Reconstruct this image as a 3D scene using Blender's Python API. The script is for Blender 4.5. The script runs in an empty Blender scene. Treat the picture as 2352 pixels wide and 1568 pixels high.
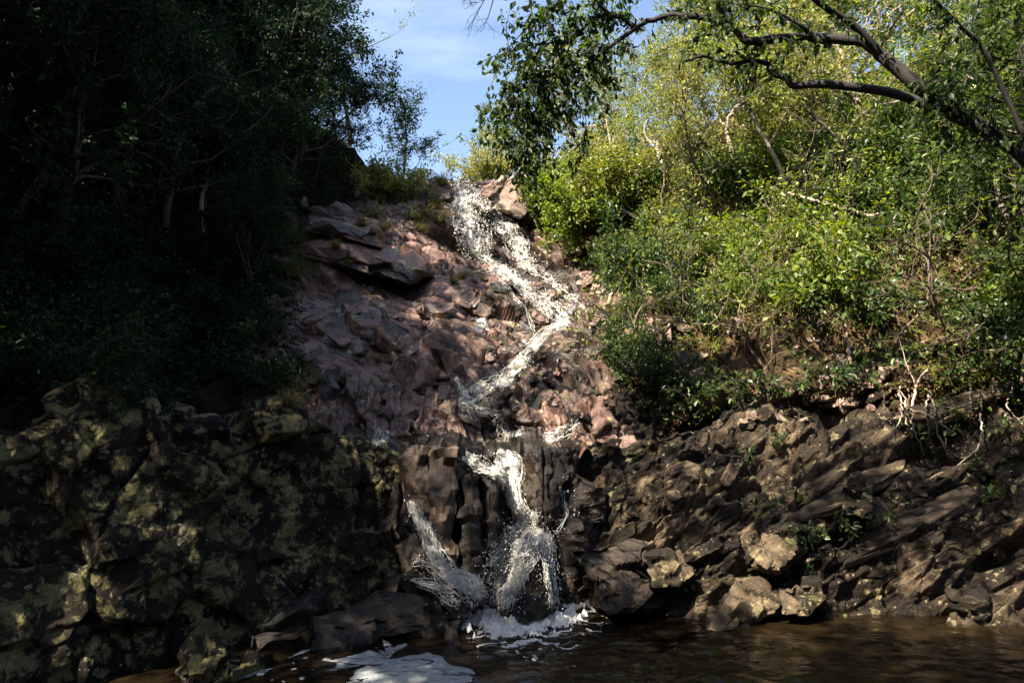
import bpy, math, random
import numpy as np
from mathutils import Vector, Matrix, Euler
from mathutils.bvhtree import BVHTree

scene = bpy.context.scene
COL = scene.collection
R = math.radians

# ------------------------------------------------------------------ camera
EYE = (0.0, 0.0, 1.7)
PITCH = R(7.8)
cam_data = bpy.data.cameras.new('camera')
cam_data.lens = 24.0
cam_data.sensor_width = 36.0
cam_data.clip_start = 0.05
cam_data.clip_end = 2000.0
camera = bpy.data.objects.new('camera', cam_data)
camera.location = EYE
camera.rotation_euler = (R(90) + PITCH, 0, 0)
COL.objects.link(camera)
scene.camera = camera

# ------------------------------------------------------------------ sky, sun, exposure
SUN_DIR = Vector((-0.46, -0.46, 0.76)).normalized()      # from the place towards the sun
SUN_ELEV = math.asin(SUN_DIR.z)
SUN_AZ = math.atan2(SUN_DIR.x, SUN_DIR.y)
world = bpy.data.worlds.new('World')
scene.world = world
world.use_nodes = True
wn, wl = world.node_tree.nodes, world.node_tree.links
for n in list(wn):
    wn.remove(n)
sky = wn.new('ShaderNodeTexSky')
sky.sky_type = 'NISHITA'
sky.sun_disc = False
sky.sun_elevation = SUN_ELEV
sky.sun_rotation = SUN_AZ
sky.air_density = 1.0
sky.dust_density = 1.6
sky.ozone_density = 0.7
tc = wn.new('ShaderNodeTexCoord')
mp = wn.new('ShaderNodeMapping')
mp.inputs['Rotation'].default_value = (R(20), R(-28), R(10))
mp.inputs['Scale'].default_value = (1.6, 5.0, 6.5)
cn = wn.new('ShaderNodeTexNoise')
cn.inputs['Scale'].default_value = 1.3
cn.inputs['Detail'].default_value = 9
cn.inputs['Roughness'].default_value = 0.55
cr = wn.new('ShaderNodeValToRGB')
cr.color_ramp.elements[0].position = 0.5
cr.color_ramp.elements[0].color = (0, 0, 0, 1)
cr.color_ramp.elements[1].position = 0.8
cr.color_ramp.elements[1].color = (0.22, 0.22, 0.22, 1)
cm = wn.new('ShaderNodeMix')
cm.data_type = 'RGBA'
cm.inputs['B'].default_value = (7.6, 8.0, 8.4, 1)          # thin cirrus
bg = wn.new('ShaderNodeBackground')
bg.inputs['Strength'].default_value = 0.072
wo = wn.new('ShaderNodeOutputWorld')
wl.new(tc.outputs['Generated'], mp.inputs['Vector'])
wl.new(mp.outputs['Vector'], cn.inputs['Vector'])
wl.new(cn.outputs['Fac'], cr.inputs['Fac'])
wl.new(cr.outputs['Color'], cm.inputs['Factor'])
wl.new(sky.outputs['Color'], cm.inputs['A'])
wl.new(cm.outputs['Result'], bg.inputs['Color'])
wl.new(bg.outputs['Background'], wo.inputs['Surface'])

sun_data = bpy.data.lights.new('sun', 'SUN')
sun_data.energy = 5.0
sun_data.angle = R(0.53)
sun_data.color = (1.0, 0.88, 0.70)
sun = bpy.data.objects.new('sun', sun_data)
sun.rotation_euler = (-SUN_DIR).to_track_quat('-Z', 'Y').to_euler()
sun.location = (-20, -10, 30)
COL.objects.link(sun)

scene.view_settings.view_transform = 'Standard'
scene.view_settings.look = 'None'
scene.view_settings.exposure = 2.25
scene.view_settings.gamma = 1.0
scene.cycles.use_denoising = True
scene.cycles.sample_clamp_indirect = 3.0
scene.cycles.caustics_reflective = False
scene.cycles.caustics_refractive = False
scene.cycles.blur_glossy = 1.0
scene.cycles.max_bounces = 6
scene.cycles.diffuse_bounces = 3
scene.cycles.glossy_bounces = 3
scene.cycles.transmission_bounces = 4
scene.cycles.transparent_max_bounces = 8

# ------------------------------------------------------------------ survey: bearing on the photograph -> place
FP = 1568.0
CA, SA = math.cos(PITCH), math.sin(PITCH)

def bearing(px, py):
    """Direction from the eye for photograph coordinates (2352 x 1568)."""
    u = (px - 1176.0) / FP
    v = (784.0 - py) / FP
    return Vector((u, CA - v * SA, SA + v * CA))

def at(px, py, Y):
    d = bearing(px, py)
    return Vector(EYE) + d * (Y / d.y)

# ------------------------------------------------------------------ numpy noise
def _h(ix, iy, iz, seed):
    with np.errstate(over='ignore'):
        n = (ix.astype(np.int64) * 374761393 + iy.astype(np.int64) * 668265263 + iz.astype(np.int64) * 1440662683 + seed * 974634777) & 0xffffffff
        n = ((n ^ (n >> 13)) * 1274126177) & 0xffffffff
        n = ((n ^ (n >> 16)) * 2246822519) & 0xffffffff
        n = n ^ (n >> 15)
    return (n & 0xffffff).astype(np.float64) / float(0x1000000)

def vnoise(p, seed=0):
    """Value noise in [-1, 1]; p is N x 3."""
    f = np.floor(p)
    i = f.astype(np.int64)
    t = p - f
    t = t * t * (3 - 2 * t)
    out = 0
    for dx in (0, 1):
        wx = t[:, 0] if dx else 1 - t[:, 0]
        for dy in (0, 1):
            wy = t[:, 1] if dy else 1 - t[:, 1]
            for dz in (0, 1):
                wz = t[:, 2] if dz else 1 - t[:, 2]
                out = out + wx * wy * wz * _h(i[:, 0] + dx, i[:, 1] + dy, i[:, 2] + dz, seed)
    return out * 2 - 1

def fbm(p, octaves=4, seed=0, gain=0.5):
    a, s, out = 1.0, 1.0, 0
    for k in range(octaves):
        out = out + a * vnoise(p * s + 17.3 * k, seed + k)
        a *= gain
        s *= 2.03
    return out

def cells(q, seed=0, jitter=0.85):
    """2D worley: for the nearest and second nearest cell their distance, three random numbers and the offset from the cell's point."""
    f = np.floor(q).astype(np.int64)
    n = len(q)
    big = 9.0
    F = [np.full(n, big), np.full(n, big)]
    I = [[np.zeros(n, np.int64), np.zeros(n, np.int64)] for _ in range(2)]
    O = [[np.zeros(n), np.zeros(n)] for _ in range(2)]
    z = np.zeros(n, np.int64)
    for dx in (-1, 0, 1):
        for dy in (-1, 0, 1):
            ix, iy = f[:, 0] + dx, f[:, 1] + dy
            px = ix + 0.5 + jitter * (_h(ix, iy, z, seed) - 0.5)
            py = iy + 0.5 + jitter * (_h(ix, iy, z + 1, seed) - 0.5)
            ex, ey = q[:, 0] - px, q[:, 1] - py
            d = np.maximum(np.abs(ex), np.abs(ey)) * 0.6 + np.sqrt(ex * ex + ey * ey) * 0.4
            m = d < F[0]
            m2 = (~m) & (d < F[1])
            F[1] = np.where(m, F[0], np.where(m2, d, F[1]))
            for k, v in ((0, ix), (1, iy)):
                I[1][k] = np.where(m, I[0][k], np.where(m2, v, I[1][k]))
                I[0][k] = np.where(m, v, I[0][k])
            for k, v in ((0, ex), (1, ey)):
                O[1][k] = np.where(m, O[0][k], np.where(m2, v, O[1][k]))
                O[0][k] = np.where(m, v, O[0][k])
            F[0] = np.where(m, d, F[0])
    out = []
    for j in (0, 1):
        cx, cy = I[j]
        out.append((F[j], _h(cx, cy, z + 5, seed), _h(cx, cy, z + 6, seed), _h(cx, cy, z + 7, seed), O[j][0], O[j][1]))
    return out

def blocky(p, ax, ay, sx, sy, amp, tilt=0.5, crack=0.3, seed=0, warp=0.15, lean=(0.0, 0.0), soft=0.06):
    """Fractured-rock relief: p N x 3 metres, ax and ay the two joint directions, sx and sy the block size."""
    ax = np.array(ax, float); ax /= np.linalg.norm(ax)
    ay = np.array(ay, float); ay /= np.linalg.norm(ay)
    q = np.stack([p @ ax / sx, p @ ay / sy], 1)
    w = np.stack([fbm(p * (0.6 / min(sx, sy)), 2, seed + 50), fbm(p * (0.6 / min(sx, sy)) + 31.7, 2, seed + 60)], 1)
    q = q + w * warp
    c1, c2 = cells(q, seed)
    H = []
    for F, a, b, c, ox, oy in (c1, c2):
        H.append((a * 2 - 1) + tilt * ((b * 2 - 1 + lean[0]) * ox + (c * 2 - 1 + lean[1]) * oy) * 2)
    e = c2[0] - c1[0]
    soft = max(soft, 0.026 / min(sx, sy))
    t = np.clip(e / soft, 0, 1)
    h = H[0] * (0.5 + 0.5 * t) + H[1] * (0.5 - 0.5 * t)
    h = h - crack * np.exp(-e / max(soft * 0.5, 0.014 / min(sx, sy)))
    TONE.append((amp, c1[3]))
    return h * amp

TONE = []
def take_tone(n):
    """Each block's own shade of its stone, 0..1."""
    if not TONE:
        return np.full(n, 0.5)
    w = sum(a ** 0.5 for a, t in TONE)
    v = sum((a ** 0.5) * (t - 0.5) for a, t in TONE) / w
    TONE.clear()
    return np.clip(0.5 + v * 1.5, 0, 1)

# ------------------------------------------------------------------ objects
def tag(o, label=None, cat=None, group=None, kind=None):
    if label: o['label'] = label
    if cat: o['category'] = cat
    if group: o['group'] = group
    if kind or cat: o['kind'] = kind or 'thing'
    return o

def empty(name, loc=(0, 0, 0), rot=(0, 0, 0), scale=1.0):
    o = bpy.data.objects.new(name, None)
    o.empty_display_size = 0.2
    o.location = loc
    o.rotation_euler = rot
    o.scale = (scale, scale, scale) if not hasattr(scale, '__len__') else scale
    COL.objects.link(o)
    return o

def mesh_np(name, V, F, mat, parent=None, smooth=False, attr=None):
    """V N x 3, F M x k (one size of face)."""
    me = bpy.data.meshes.new(name)
    V = np.ascontiguousarray(V, dtype=np.float32)
    F = np.ascontiguousarray(F, dtype=np.int32)
    m, k = F.shape
    me.vertices.add(len(V))
    me.vertices.foreach_set('co', V.ravel())
    me.loops.add(m * k)
    me.loops.foreach_set('vertex_index', F.ravel())
    me.polygons.add(m)
    me.polygons.foreach_set('loop_start', np.arange(0, m * k, k, dtype=np.int32))
    me.polygons.foreach_set('loop_total', np.full(m, k, dtype=np.int32))
    me.polygons.foreach_set('use_smooth', np.full(m, bool(smooth)))
    me.update(calc_edges=True)
    if attr is not None:
        at_ = me.attributes.new('rnd', 'FLOAT', 'FACE')
        at_.data.foreach_set('value', np.ascontiguousarray(attr, dtype=np.float32))
    if mat is not None:
        me.materials.append(mat)
    o = bpy.data.objects.new(name, me)
    COL.objects.link(o)
    if parent is not None:
        o.parent = parent
    return o

def grid_faces(nu, nv):
    i = np.arange(nu * nv).reshape(nv, nu)
    return np.stack([i[:-1, :-1], i[:-1, 1:], i[1:, 1:], i[1:, :-1]], -1).reshape(-1, 4)

def copy_tree(o, parent=None):
    c = o.copy()
    COL.objects.link(c)
    if parent is not None:
        c.parent = parent
    for ch in o.children:
        copy_tree(ch, c)
    return c

# ------------------------------------------------------------------ materials
def new_mat(name):
    m = bpy.data.materials.new(name)
    m.use_nodes = True
    nt = m.node_tree
    for n in list(nt.nodes):
        nt.nodes.remove(n)
    out = nt.nodes.new('ShaderNodeOutputMaterial')
    return m, nt.nodes, nt.links, out

def ramp(nodes, stops):
    r = nodes.new('ShaderNodeValToRGB')
    e = r.color_ramp.elements
    while len(e) > 1:
        e.remove(e[-1])
    e[0].position = stops[0][0]
    e[0].color = (*stops[0][1], 1)
    for p, c in stops[1:]:
        x = e.new(p)
        x.color = (*c, 1)
    return r

def g3(v):
    return (v, v, v)

def rock_material(name, cols, scale=1.0, lichen=0.0, lichen_cols=((0.30, 0.27, 0.13), (0.36, 0.36, 0.28)), lichen_size=6.0,
                  moss=0.0, moss_col=(0.06, 0.085, 0.015), rough=0.75, wet=0.0, bump=0.5, grain=0.35, tone=0.5, spec=0.35, crust=0.0, crust_col=(0.14, 0.125, 0.07)):
    m, N, L, out = new_mat(name)
    tcn = N.new('ShaderNodeTexCoord')
    geo = N.new('ShaderNodeNewGeometry')
    oi = N.new('ShaderNodeObjectInfo')
    co = tcn.outputs['Object']
    n1 = N.new('ShaderNodeTexNoise'); n1.inputs['Scale'].default_value = 1.7 * scale; n1.inputs['Detail'].default_value = 10; n1.inputs['Roughness'].default_value = 0.65
    L.new(co, n1.inputs['Vector'])
    ad = N.new('ShaderNodeMath'); ad.operation = 'MULTIPLY_ADD'
    L.new(oi.outputs['Random'], ad.inputs[0]); ad.inputs[1].default_value = 0.16; L.new(n1.outputs['Fac'], ad.inputs[2])
    at0 = N.new('ShaderNodeAttribute'); at0.attribute_name = 'rnd'
    ad2 = N.new('ShaderNodeMath'); ad2.operation = 'MULTIPLY_ADD'; L.new(at0.outputs['Fac'], ad2.inputs[0]); ad2.inputs[1].default_value = tone; L.new(ad.outputs[0], ad2.inputs[2])
    sb = N.new('ShaderNodeMath'); sb.operation = 'SUBTRACT'; L.new(ad2.outputs[0], sb.inputs[0]); sb.inputs[1].default_value = 0.08 + tone * 0.5
    k = len(cols)
    r1 = ramp(N, [(0.3 + 0.4 * i / max(k - 1, 1), c) for i, c in enumerate(cols)])
    L.new(sb.outputs[0], r1.inputs['Fac'])
    col = r1.outputs['Color']
    # grain
    n2 = N.new('ShaderNodeTexNoise'); n2.inputs['Scale'].default_value = 38 * scale; n2.inputs['Detail'].default_value = 5; n2.inputs['Roughness'].default_value = 0.7
    L.new(co, n2.inputs['Vector'])
    r2 = ramp(N, [(0.3, g3(1 - grain)), (0.7, g3(1 + grain * 0.6))])
    L.new(n2.outputs['Fac'], r2.inputs['Fac'])
    mu = N.new('ShaderNodeMix'); mu.data_type = 'RGBA'; mu.blend_type = 'MULTIPLY'; mu.inputs['Factor'].default_value = 1
    L.new(col, mu.inputs['A']); L.new(r2.outputs['Color'], mu.inputs['B'])
    col = mu.outputs['Result']
    if crust > 0:
        # broad ragged crusts of lichen
        c1 = N.new('ShaderNodeTexNoise'); c1.inputs['Scale'].default_value = 3.6; c1.inputs['Detail'].default_value = 14; c1.inputs['Roughness'].default_value = 0.74; c1.inputs['Distortion'].default_value = 0.4
        L.new(co, c1.inputs['Vector'])
        s1 = N.new('ShaderNodeMapRange'); s1.inputs['From Min'].default_value = 0.60 - 0.14 * crust; s1.inputs['From Max'].default_value = 0.64 - 0.14 * crust
        L.new(c1.outputs['Fac'], s1.inputs['Value'])
        c2 = N.new('ShaderNodeTexNoise'); c2.inputs['Scale'].default_value = 17; c2.inputs['Detail'].default_value = 8; c2.inputs['Roughness'].default_value = 0.75
        L.new(co, c2.inputs['Vector'])
        rc = ramp(N, [(0.32, tuple(x * 0.25 for x in crust_col)), (0.5, crust_col), (0.66, tuple(x * 1.5 for x in crust_col))])
        L.new(c2.outputs['Fac'], rc.inputs['Fac'])
        xc = N.new('ShaderNodeMix'); xc.data_type = 'RGBA'
        L.new(s1.outputs['Result'], xc.inputs['Factor']); L.new(col, xc.inputs['A']); L.new(rc.outputs['Color'], xc.inputs['B'])
        col = xc.outputs['Result']
    if lichen > 0:
        # crusts: blotchy large ones and round spots
        wn_ = N.new('ShaderNodeTexNoise'); wn_.inputs['Scale'].default_value = 9; wn_.inputs['Detail'].default_value = 6; wn_.inputs['Roughness'].default_value = 0.7
        L.new(co, wn_.inputs['Vector'])
        mx = N.new('ShaderNodeMix'); mx.data_type = 'RGBA'; mx.blend_type = 'LINEAR_LIGHT'; mx.inputs['Factor'].default_value = 0.06
        L.new(co, mx.inputs['A']); L.new(wn_.outputs['Color'], mx.inputs['B'])
        for (ls, thr, soft, cc, nscale, nthr) in ((lichen_size, 0.40, 0.05, lichen_cols[0], 1.9, 0.56 - 0.14 * lichen), (lichen_size * 2.1, 0.33, 0.05, lichen_cols[1], 2.9, 0.58 - 0.12 * lichen), (lichen_size * 0.55, 0.42, 0.04, lichen_cols[0], 1.1, 0.57 - 0.12 * lichen)):
            vo = N.new('ShaderNodeTexVoronoi'); vo.inputs['Scale'].default_value = ls; vo.inputs['Randomness'].default_value = 1
            L.new(mx.outputs['Result'], vo.inputs['Vector'])
            nn = N.new('ShaderNodeTexNoise'); nn.inputs['Scale'].default_value = nscale; nn.inputs['Detail'].default_value = 7; nn.inputs['Roughness'].default_value = 0.7
            L.new(co, nn.inputs['Vector'])
            # radius shrinks where the patch noise is low
            ma = N.new('ShaderNodeMapRange'); ma.inputs['From Min'].default_value = nthr - 0.08; ma.inputs['From Max'].default_value = nthr + 0.12
            ma.inputs['To Min'].default_value = 0.0; ma.inputs['To Max'].default_value = thr
            L.new(nn.outputs['Fac'], ma.inputs['Value'])
            lt = N.new('ShaderNodeMath'); lt.operation = 'SUBTRACT'; L.new(ma.outputs['Result'], lt.inputs[0]); L.new(vo.outputs['Distance'], lt.inputs[1])
            st = N.new('ShaderNodeMapRange'); st.inputs['From Min'].default_value = 0.0; st.inputs['From Max'].default_value = soft
            L.new(lt.outputs[0], st.inputs['Value'])
            # broken texture inside
            n5 = N.new('ShaderNodeTexNoise'); n5.inputs['Scale'].default_value = 55; n5.inputs['Detail'].default_value = 4; n5.inputs['Roughness'].default_value = 0.75
            L.new(co, n5.inputs['Vector'])
            s5 = N.new('ShaderNodeMapRange'); s5.inputs['From Min'].default_value = 0.36; s5.inputs['From Max'].default_value = 0.52
            L.new(n5.outputs['Fac'], s5.inputs['Value'])
            mm = N.new('ShaderNodeMath'); mm.operation = 'MULTIPLY'; L.new(st.outputs['Result'], mm.inputs[0]); L.new(s5.outputs['Result'], mm.inputs[1])
            m8 = N.new('ShaderNodeMath'); m8.operation = 'MULTIPLY'; L.new(mm.outputs[0], m8.inputs[0]); m8.inputs[1].default_value = 0.9
            lc = N.new('ShaderNodeMix'); lc.data_type = 'RGBA'
            L.new(m8.outputs[0], lc.inputs['Factor']); L.new(col, lc.inputs['A']); lc.inputs['B'].default_value = (*cc, 1)
            col = lc.outputs['Result']
    if moss > 0:
        sx = N.new('ShaderNodeSeparateXYZ'); L.new(geo.outputs['Normal'], sx.inputs[0])
        nm = N.new('ShaderNodeTexNoise'); nm.inputs['Scale'].default_value = 2.3; nm.inputs['Detail'].default_value = 8; nm.inputs['Roughness'].default_value = 0.7
        L.new(co, nm.inputs['Vector'])
        ma = N.new('ShaderNodeMath'); ma.operation = 'MULTIPLY_ADD'; L.new(sx.outputs['Z'], ma.inputs[0]); ma.inputs[1].default_value = 0.28; L.new(nm.outputs['Fac'], ma.inputs[2])
        st = N.new('ShaderNodeMapRange'); st.inputs['From Min'].default_value = 0.82 - 0.3 * moss; st.inputs['From Max'].default_value = 0.90 - 0.3 * moss
        L.new(ma.outputs[0], st.inputs['Value'])
        n6 = N.new('ShaderNodeTexNoise'); n6.inputs['Scale'].default_value = 14; n6.inputs['Detail'].default_value = 5
        L.new(co, n6.inputs['Vector'])
        r6 = ramp(N, [(0.3, tuple(c * 0.4 for c in moss_col)), (0.55, moss_col), (0.75, (moss_col[0] * 2.0, moss_col[1] * 1.5, moss_col[2] * 1.2))])
        L.new(n6.outputs['Fac'], r6.inputs['Fac'])
        lc = N.new('ShaderNodeMix'); lc.data_type = 'RGBA'
        L.new(st.outputs['Result'], lc.inputs['Factor']); L.new(col, lc.inputs['A']); L.new(r6.outputs['Color'], lc.inputs['B'])
        col = lc.outputs['Result']
    bs = N.new('ShaderNodeBsdfPrincipled')
    L.new(col, bs.inputs['Base Color'])
    nr = N.new('ShaderNodeTexNoise'); nr.inputs['Scale'].default_value = 3.1; nr.inputs['Detail'].default_value = 6
    L.new(co, nr.inputs['Vector'])
    rr = N.new('ShaderNodeMapRange'); rr.inputs['From Min'].default_value = 0.35; rr.inputs['From Max'].default_value = 0.65
    rr.inputs['To Min'].default_value = rough; rr.inputs['To Max'].default_value = max(0.08, rough - 0.6 * wet)
    L.new(nr.outputs['Fac'], rr.inputs['Value'])
    L.new(rr.outputs['Result'], bs.inputs['Roughness'])
    bs.inputs['Specular IOR Level'].default_value = spec
    # bump from two scales
    n3 = N.new('ShaderNodeTexNoise'); n3.inputs['Scale'].default_value = 14 * scale; n3.inputs['Detail'].default_value = 9; n3.inputs['Roughness'].default_value = 0.72
    L.new(co, n3.inputs['Vector'])
    bp = N.new('ShaderNodeBump'); bp.inputs['Strength'].default_value = bump; bp.inputs['Distance'].default_value = 0.05
    L.new(n3.outputs['Fac'], bp.inputs['Height'])
    L.new(bp.outputs['Normal'], bs.inputs['Normal'])
    L.new(bs.outputs['BSDF'], out.inputs['Surface'])
    return m

def leaf_material(name, cols, translucent=0.4, rough=0.42, spec=0.5):
    m, N, L, out = new_mat(name)
    a = N.new('ShaderNodeAttribute'); a.attribute_name = 'rnd'
    oi = N.new('ShaderNodeObjectInfo')
    ad = N.new('ShaderNodeMath'); ad.operation = 'MULTIPLY_ADD'; L.new(oi.outputs['Random'], ad.inputs[0]); ad.inputs[1].default_value = 0.3
    L.new(a.outputs['Fac'], ad.inputs[2])
    sb = N.new('ShaderNodeMath'); sb.operation = 'SUBTRACT'; L.new(ad.outputs[0], sb.inputs[0]); sb.inputs[1].default_value = 0.15
    k = len(cols)
    r = ramp(N, [(i / (k - 1), c) for i, c in enumerate(cols)])
    L.new(sb.outputs[0], r.inputs['Fac'])
    bs = N.new('ShaderNodeBsdfPrincipled')
    L.new(r.outputs['Color'], bs.inputs['Base Color'])
    bs.inputs['Roughness'].default_value = rough
    bs.inputs['Specular IOR Level'].default_value = spec
    tr = N.new('ShaderNodeBsdfTranslucent')
    hs = N.new('ShaderNodeHueSaturation'); hs.inputs['Hue'].default_value = 0.48; hs.inputs['Saturation'].default_value = 1.15; hs.inputs['Value'].default_value = 1.6
    L.new(r.outputs['Color'], hs.inputs['Color']); L.new(hs.outputs['Color'], tr.inputs['Color'])
    mx = N.new('ShaderNodeMixShader'); mx.inputs['Fac'].default_value = translucent
    L.new(bs.outputs[0], mx.inputs[1]); L.new(tr.outputs[0], mx.inputs[2])
    L.new(mx.outputs[0], out.inputs['Surface'])
    return m

def bark_material(name, c1, c2):
    m, N, L, out = new_mat(name)
    tcn = N.new('ShaderNodeTexCoord')
    n1 = N.new('ShaderNodeTexNoise'); n1.inputs['Scale'].default_value = 9; n1.inputs['Detail'].default_value = 8; n1.inputs['Roughness'].default_value = 0.7
    mpn = N.new('ShaderNodeMapping'); mpn.inputs['Scale'].default_value = (1, 1, 0.35)
    L.new(tcn.outputs['Object'], mpn.inputs['Vector']); L.new(mpn.outputs['Vector'], n1.inputs['Vector'])
    r = ramp(N, [(0.35, c1), (0.65, c2)])
    L.new(n1.outputs['Fac'], r.inputs['Fac'])
    bs = N.new('ShaderNodeBsdfPrincipled'); bs.inputs['Roughness'].default_value = 0.85
    L.new(r.outputs['Color'], bs.inputs['Base Color'])
    bp = N.new('ShaderNodeBump'); bp.inputs['Strength'].default_value = 0.6; bp.inputs['Distance'].default_value = 0.02
    L.new(n1.outputs['Fac'], bp.inputs['Height']); L.new(bp.outputs['Normal'], bs.inputs['Normal'])
    L.new(bs.outputs[0], out.inputs['Surface'])
    return m
# ------------------------------------------------------------------ bedrock and hillsides: control nets -> dense relief
def catmull(A, n, axis):
    """Resample A (rows x cols x 3) to n points along axis by Catmull-Rom."""
    A = np.moveaxis(A, axis, 0)
    k = len(A)
    t = np.linspace(0, k - 1, n)
    i = np.minimum(t.astype(int), k - 2)
    f = (t - i).reshape(-1, *([1] * (A.ndim - 1)))
    P = lambda j: A[np.clip(j, 0, k - 1)]
    p0, p1, p2, p3 = P(i - 1), P(i), P(i + 1), P(i + 2)
    out = 0.5 * (2 * p1 + (p2 - p0) * f + (2 * p0 - 5 * p1 + 4 * p2 - p3) * f ** 2 + (3 * p1 - p0 - 3 * p2 + p3) * f ** 3)
    return np.moveaxis(out, 0, axis)

SURVEYED = []          # (verts, faces) of every big surface, for finding places on them
PATCH = {}

def net(rows):
    """rows of (px, py, Y) -> rows x cols x 3 world points."""
    return np.array([[tuple(at(*c)) for c in r] for r in rows], float)

def patch(name, rows, nu, nv, relief, mat, smooth=False, step=2, tone_fix=None):
    A = net(rows) if not isinstance(rows, np.ndarray) else rows
    G = catmull(catmull(A, nv, 0), nu, 1)
    du = np.gradient(G, axis=1)
    dv = np.gradient(G, axis=0)
    nrm = np.cross(du, dv)
    nrm /= np.maximum(np.linalg.norm(nrm, axis=2, keepdims=True), 1e-9)
    # towards the eye
    eye = np.array(EYE) - G
    s = np.sign((nrm * eye).sum(2).mean())
    nrm *= s
    P = G.reshape(-1, 3)
    vv, uu = np.meshgrid(np.linspace(0, 1, nv), np.linspace(0, 1, nu), indexing='ij')
    TONE.clear()
    D = relief(P, uu.ravel(), vv.ravel())
    tone = take_tone(len(P)) if tone_fix is None else np.clip(take_tone(len(P)) + tone_fix(P, uu.ravel(), vv.ravel()), 0, 1)
    n = nrm.reshape(-1, 3)
    if isinstance(D, tuple):
        W = P + n * D[0][:, None] + D[1]
    else:
        W = P + n * D[:, None]
    F = grid_faces(nu, nv)
    if s < 0:
        F = F[:, ::-1]
    o = mesh_np(name, W, F, mat, smooth=smooth, attr=tone[F[:, 0]])
    Wg = W.reshape(nv, nu, 3)
    sub = Wg[::step, ::step]
    SURVEYED.append((sub.reshape(-1, 3), grid_faces(sub.shape[1], sub.shape[0])))
    PATCH[name if name not in PATCH else name + '_2'] = Wg
    return o

def fade(x, a, b):
    t = np.clip((x - a) / (b - a), 0, 1)
    return t * t * (3 - 2 * t)

X, Y_, Z = (1, 0, 0), (0, 1, 0), (0, 0, 1)

# ---- materials of the rock
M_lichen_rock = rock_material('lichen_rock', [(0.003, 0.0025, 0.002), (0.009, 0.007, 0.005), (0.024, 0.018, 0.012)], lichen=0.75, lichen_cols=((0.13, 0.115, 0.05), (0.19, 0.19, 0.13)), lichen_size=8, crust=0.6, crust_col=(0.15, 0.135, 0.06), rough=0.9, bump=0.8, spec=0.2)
M_pink_rock = rock_material('pink_rock', [(0.022, 0.014, 0.011), (0.095, 0.053, 0.041), (0.19, 0.11, 0.085)], scale=1.3, moss=0.10, rough=0.5, wet=0.8, bump=0.55, lichen=0.02, tone=0.6, spec=0.5)
M_brown_rock = rock_material('brown_rock', [(0.02, 0.014, 0.010), (0.06, 0.040, 0.026), (0.12, 0.083, 0.055)], moss=0.18, rough=0.65, wet=0.5, bump=0.7, spec=0.4)
M_wet_rock = rock_material('wet_rock', [(0.003, 0.0025, 0.002), (0.011, 0.008, 0.0055), (0.034, 0.024, 0.016)], rough=0.6, wet=0.7, bump=0.7, spec=0.35)
M_bank_rock = rock_material('bank_rock', [(0.010, 0.0075, 0.005), (0.028, 0.020, 0.0125), (0.13, 0.096, 0.062)], lichen=0.35, lichen_size=11, moss=0.08, moss_col=(0.04, 0.05, 0.012), rough=0.85, bump=1.0, spec=0.25, lichen_cols=((0.22, 0.185, 0.10), (0.27, 0.24, 0.17)))
M_sun_rock = rock_material('pale_rock', [(0.10, 0.066, 0.05), (0.26, 0.18, 0.14), (0.42, 0.325, 0.265)], rough=0.8, bump=0.8, moss=0.12)  # colours boosted so these stones read as sunlit
M_sheen_rock = rock_material('sheen_grey_rock', [(0.03, 0.028, 0.028), (0.075, 0.07, 0.072), (0.13, 0.125, 0.13)], rough=0.28, wet=0.3, bump=0.4, spec=0.7)  # grey base imitates the sky's sheen on wet slabs
M_soil = rock_material('hill_soil', [(0.014, 0.010, 0.006), (0.062, 0.041, 0.021), (0.16, 0.11, 0.06)], scale=2, moss=0.5, moss_col=(0.07, 0.085, 0.014), rough=0.95, bump=1.0, spec=0.15)
M_dark_soil = rock_material('shaded_soil', [(0.006, 0.005, 0.004), (0.015, 0.011, 0.007), (0.035, 0.025, 0.015)], scale=2, moss=0.25, moss_col=(0.02, 0.03, 0.008), rough=0.95, bump=1.0, spec=0.1)  # soil darkened for the shaded side; the shade is in the colour

# ---- the chute: steps above the ledge, the tilted pink slab, the cliff the water drops over
rows = []
PXC = [560, 700, 850, 1000, 1150, 1300, 1420, 1540]
spec = [
    (1050, [7.3, 7.3, 7.3, 7.3, 7.3, 7.35, 8.0, 8.4]),
    (1012, [7.5, 7.5, 7.6, 7.75, 7.8, 7.85, 8.3, 8.7]),
    (985, [7.6, 7.6, 7.7, 7.85, 7.95, 7.95, 8.5, 8.9]),
    (935, [7.9, 7.9, 7.95, 8.05, 8.15, 8.2, 8.9, 9.3]),
    (900, [8.1, 8.2, 8.3, 8.5, 8.9, 8.6, 9.2, 9.7]),
    (850, [8.4, 8.6, 8.8, 9.1, 9.6, 9.3, 9.6, 10.0]),
    (780, [8.9, 9.1, 9.5, 9.9, 10.6, 10.3, 9.7, 9.3]),
    (700, [9.5, 9.8, 10.3, 10.8, 11.6, 11.9, 11.2, 10.6]),
    (630, [10.1, 10.4, 11.0, 11.8, 12.7, 13.2, 12.7, 11.8]),
    (590, [10.5, 11.0, 11.8, 12.6, 13.5, 14.0, 13.6, 12.6]),
    (560, [10.9, 11.5, 12.2, 13.0, 14.1, 14.3, 14.0, 13.2]),
    (500, [11.7, 12.3, 13.0, 13.7, 14.4, 14.5, 14.4, 14.0]),
    (455, [12.7, 13.2, 13.9, 14.4, 14.7, 14.8, 15.0, 15.0]),
    (430, [14.2, 14.5, 15.0, 15.2, 15.2, 15.4, 15.8, 16.0]),
    (424, [17, 17, 17, 17, 17, 17, 17, 17]),
    (428, [26, 26, 26, 26, 26, 26, 26, 26]),
]
for py, ys in spec:
    rows.append([(px + (Yd - 8) * 0, py, Yd) for px, Yd in zip(PXC, ys)])

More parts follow.
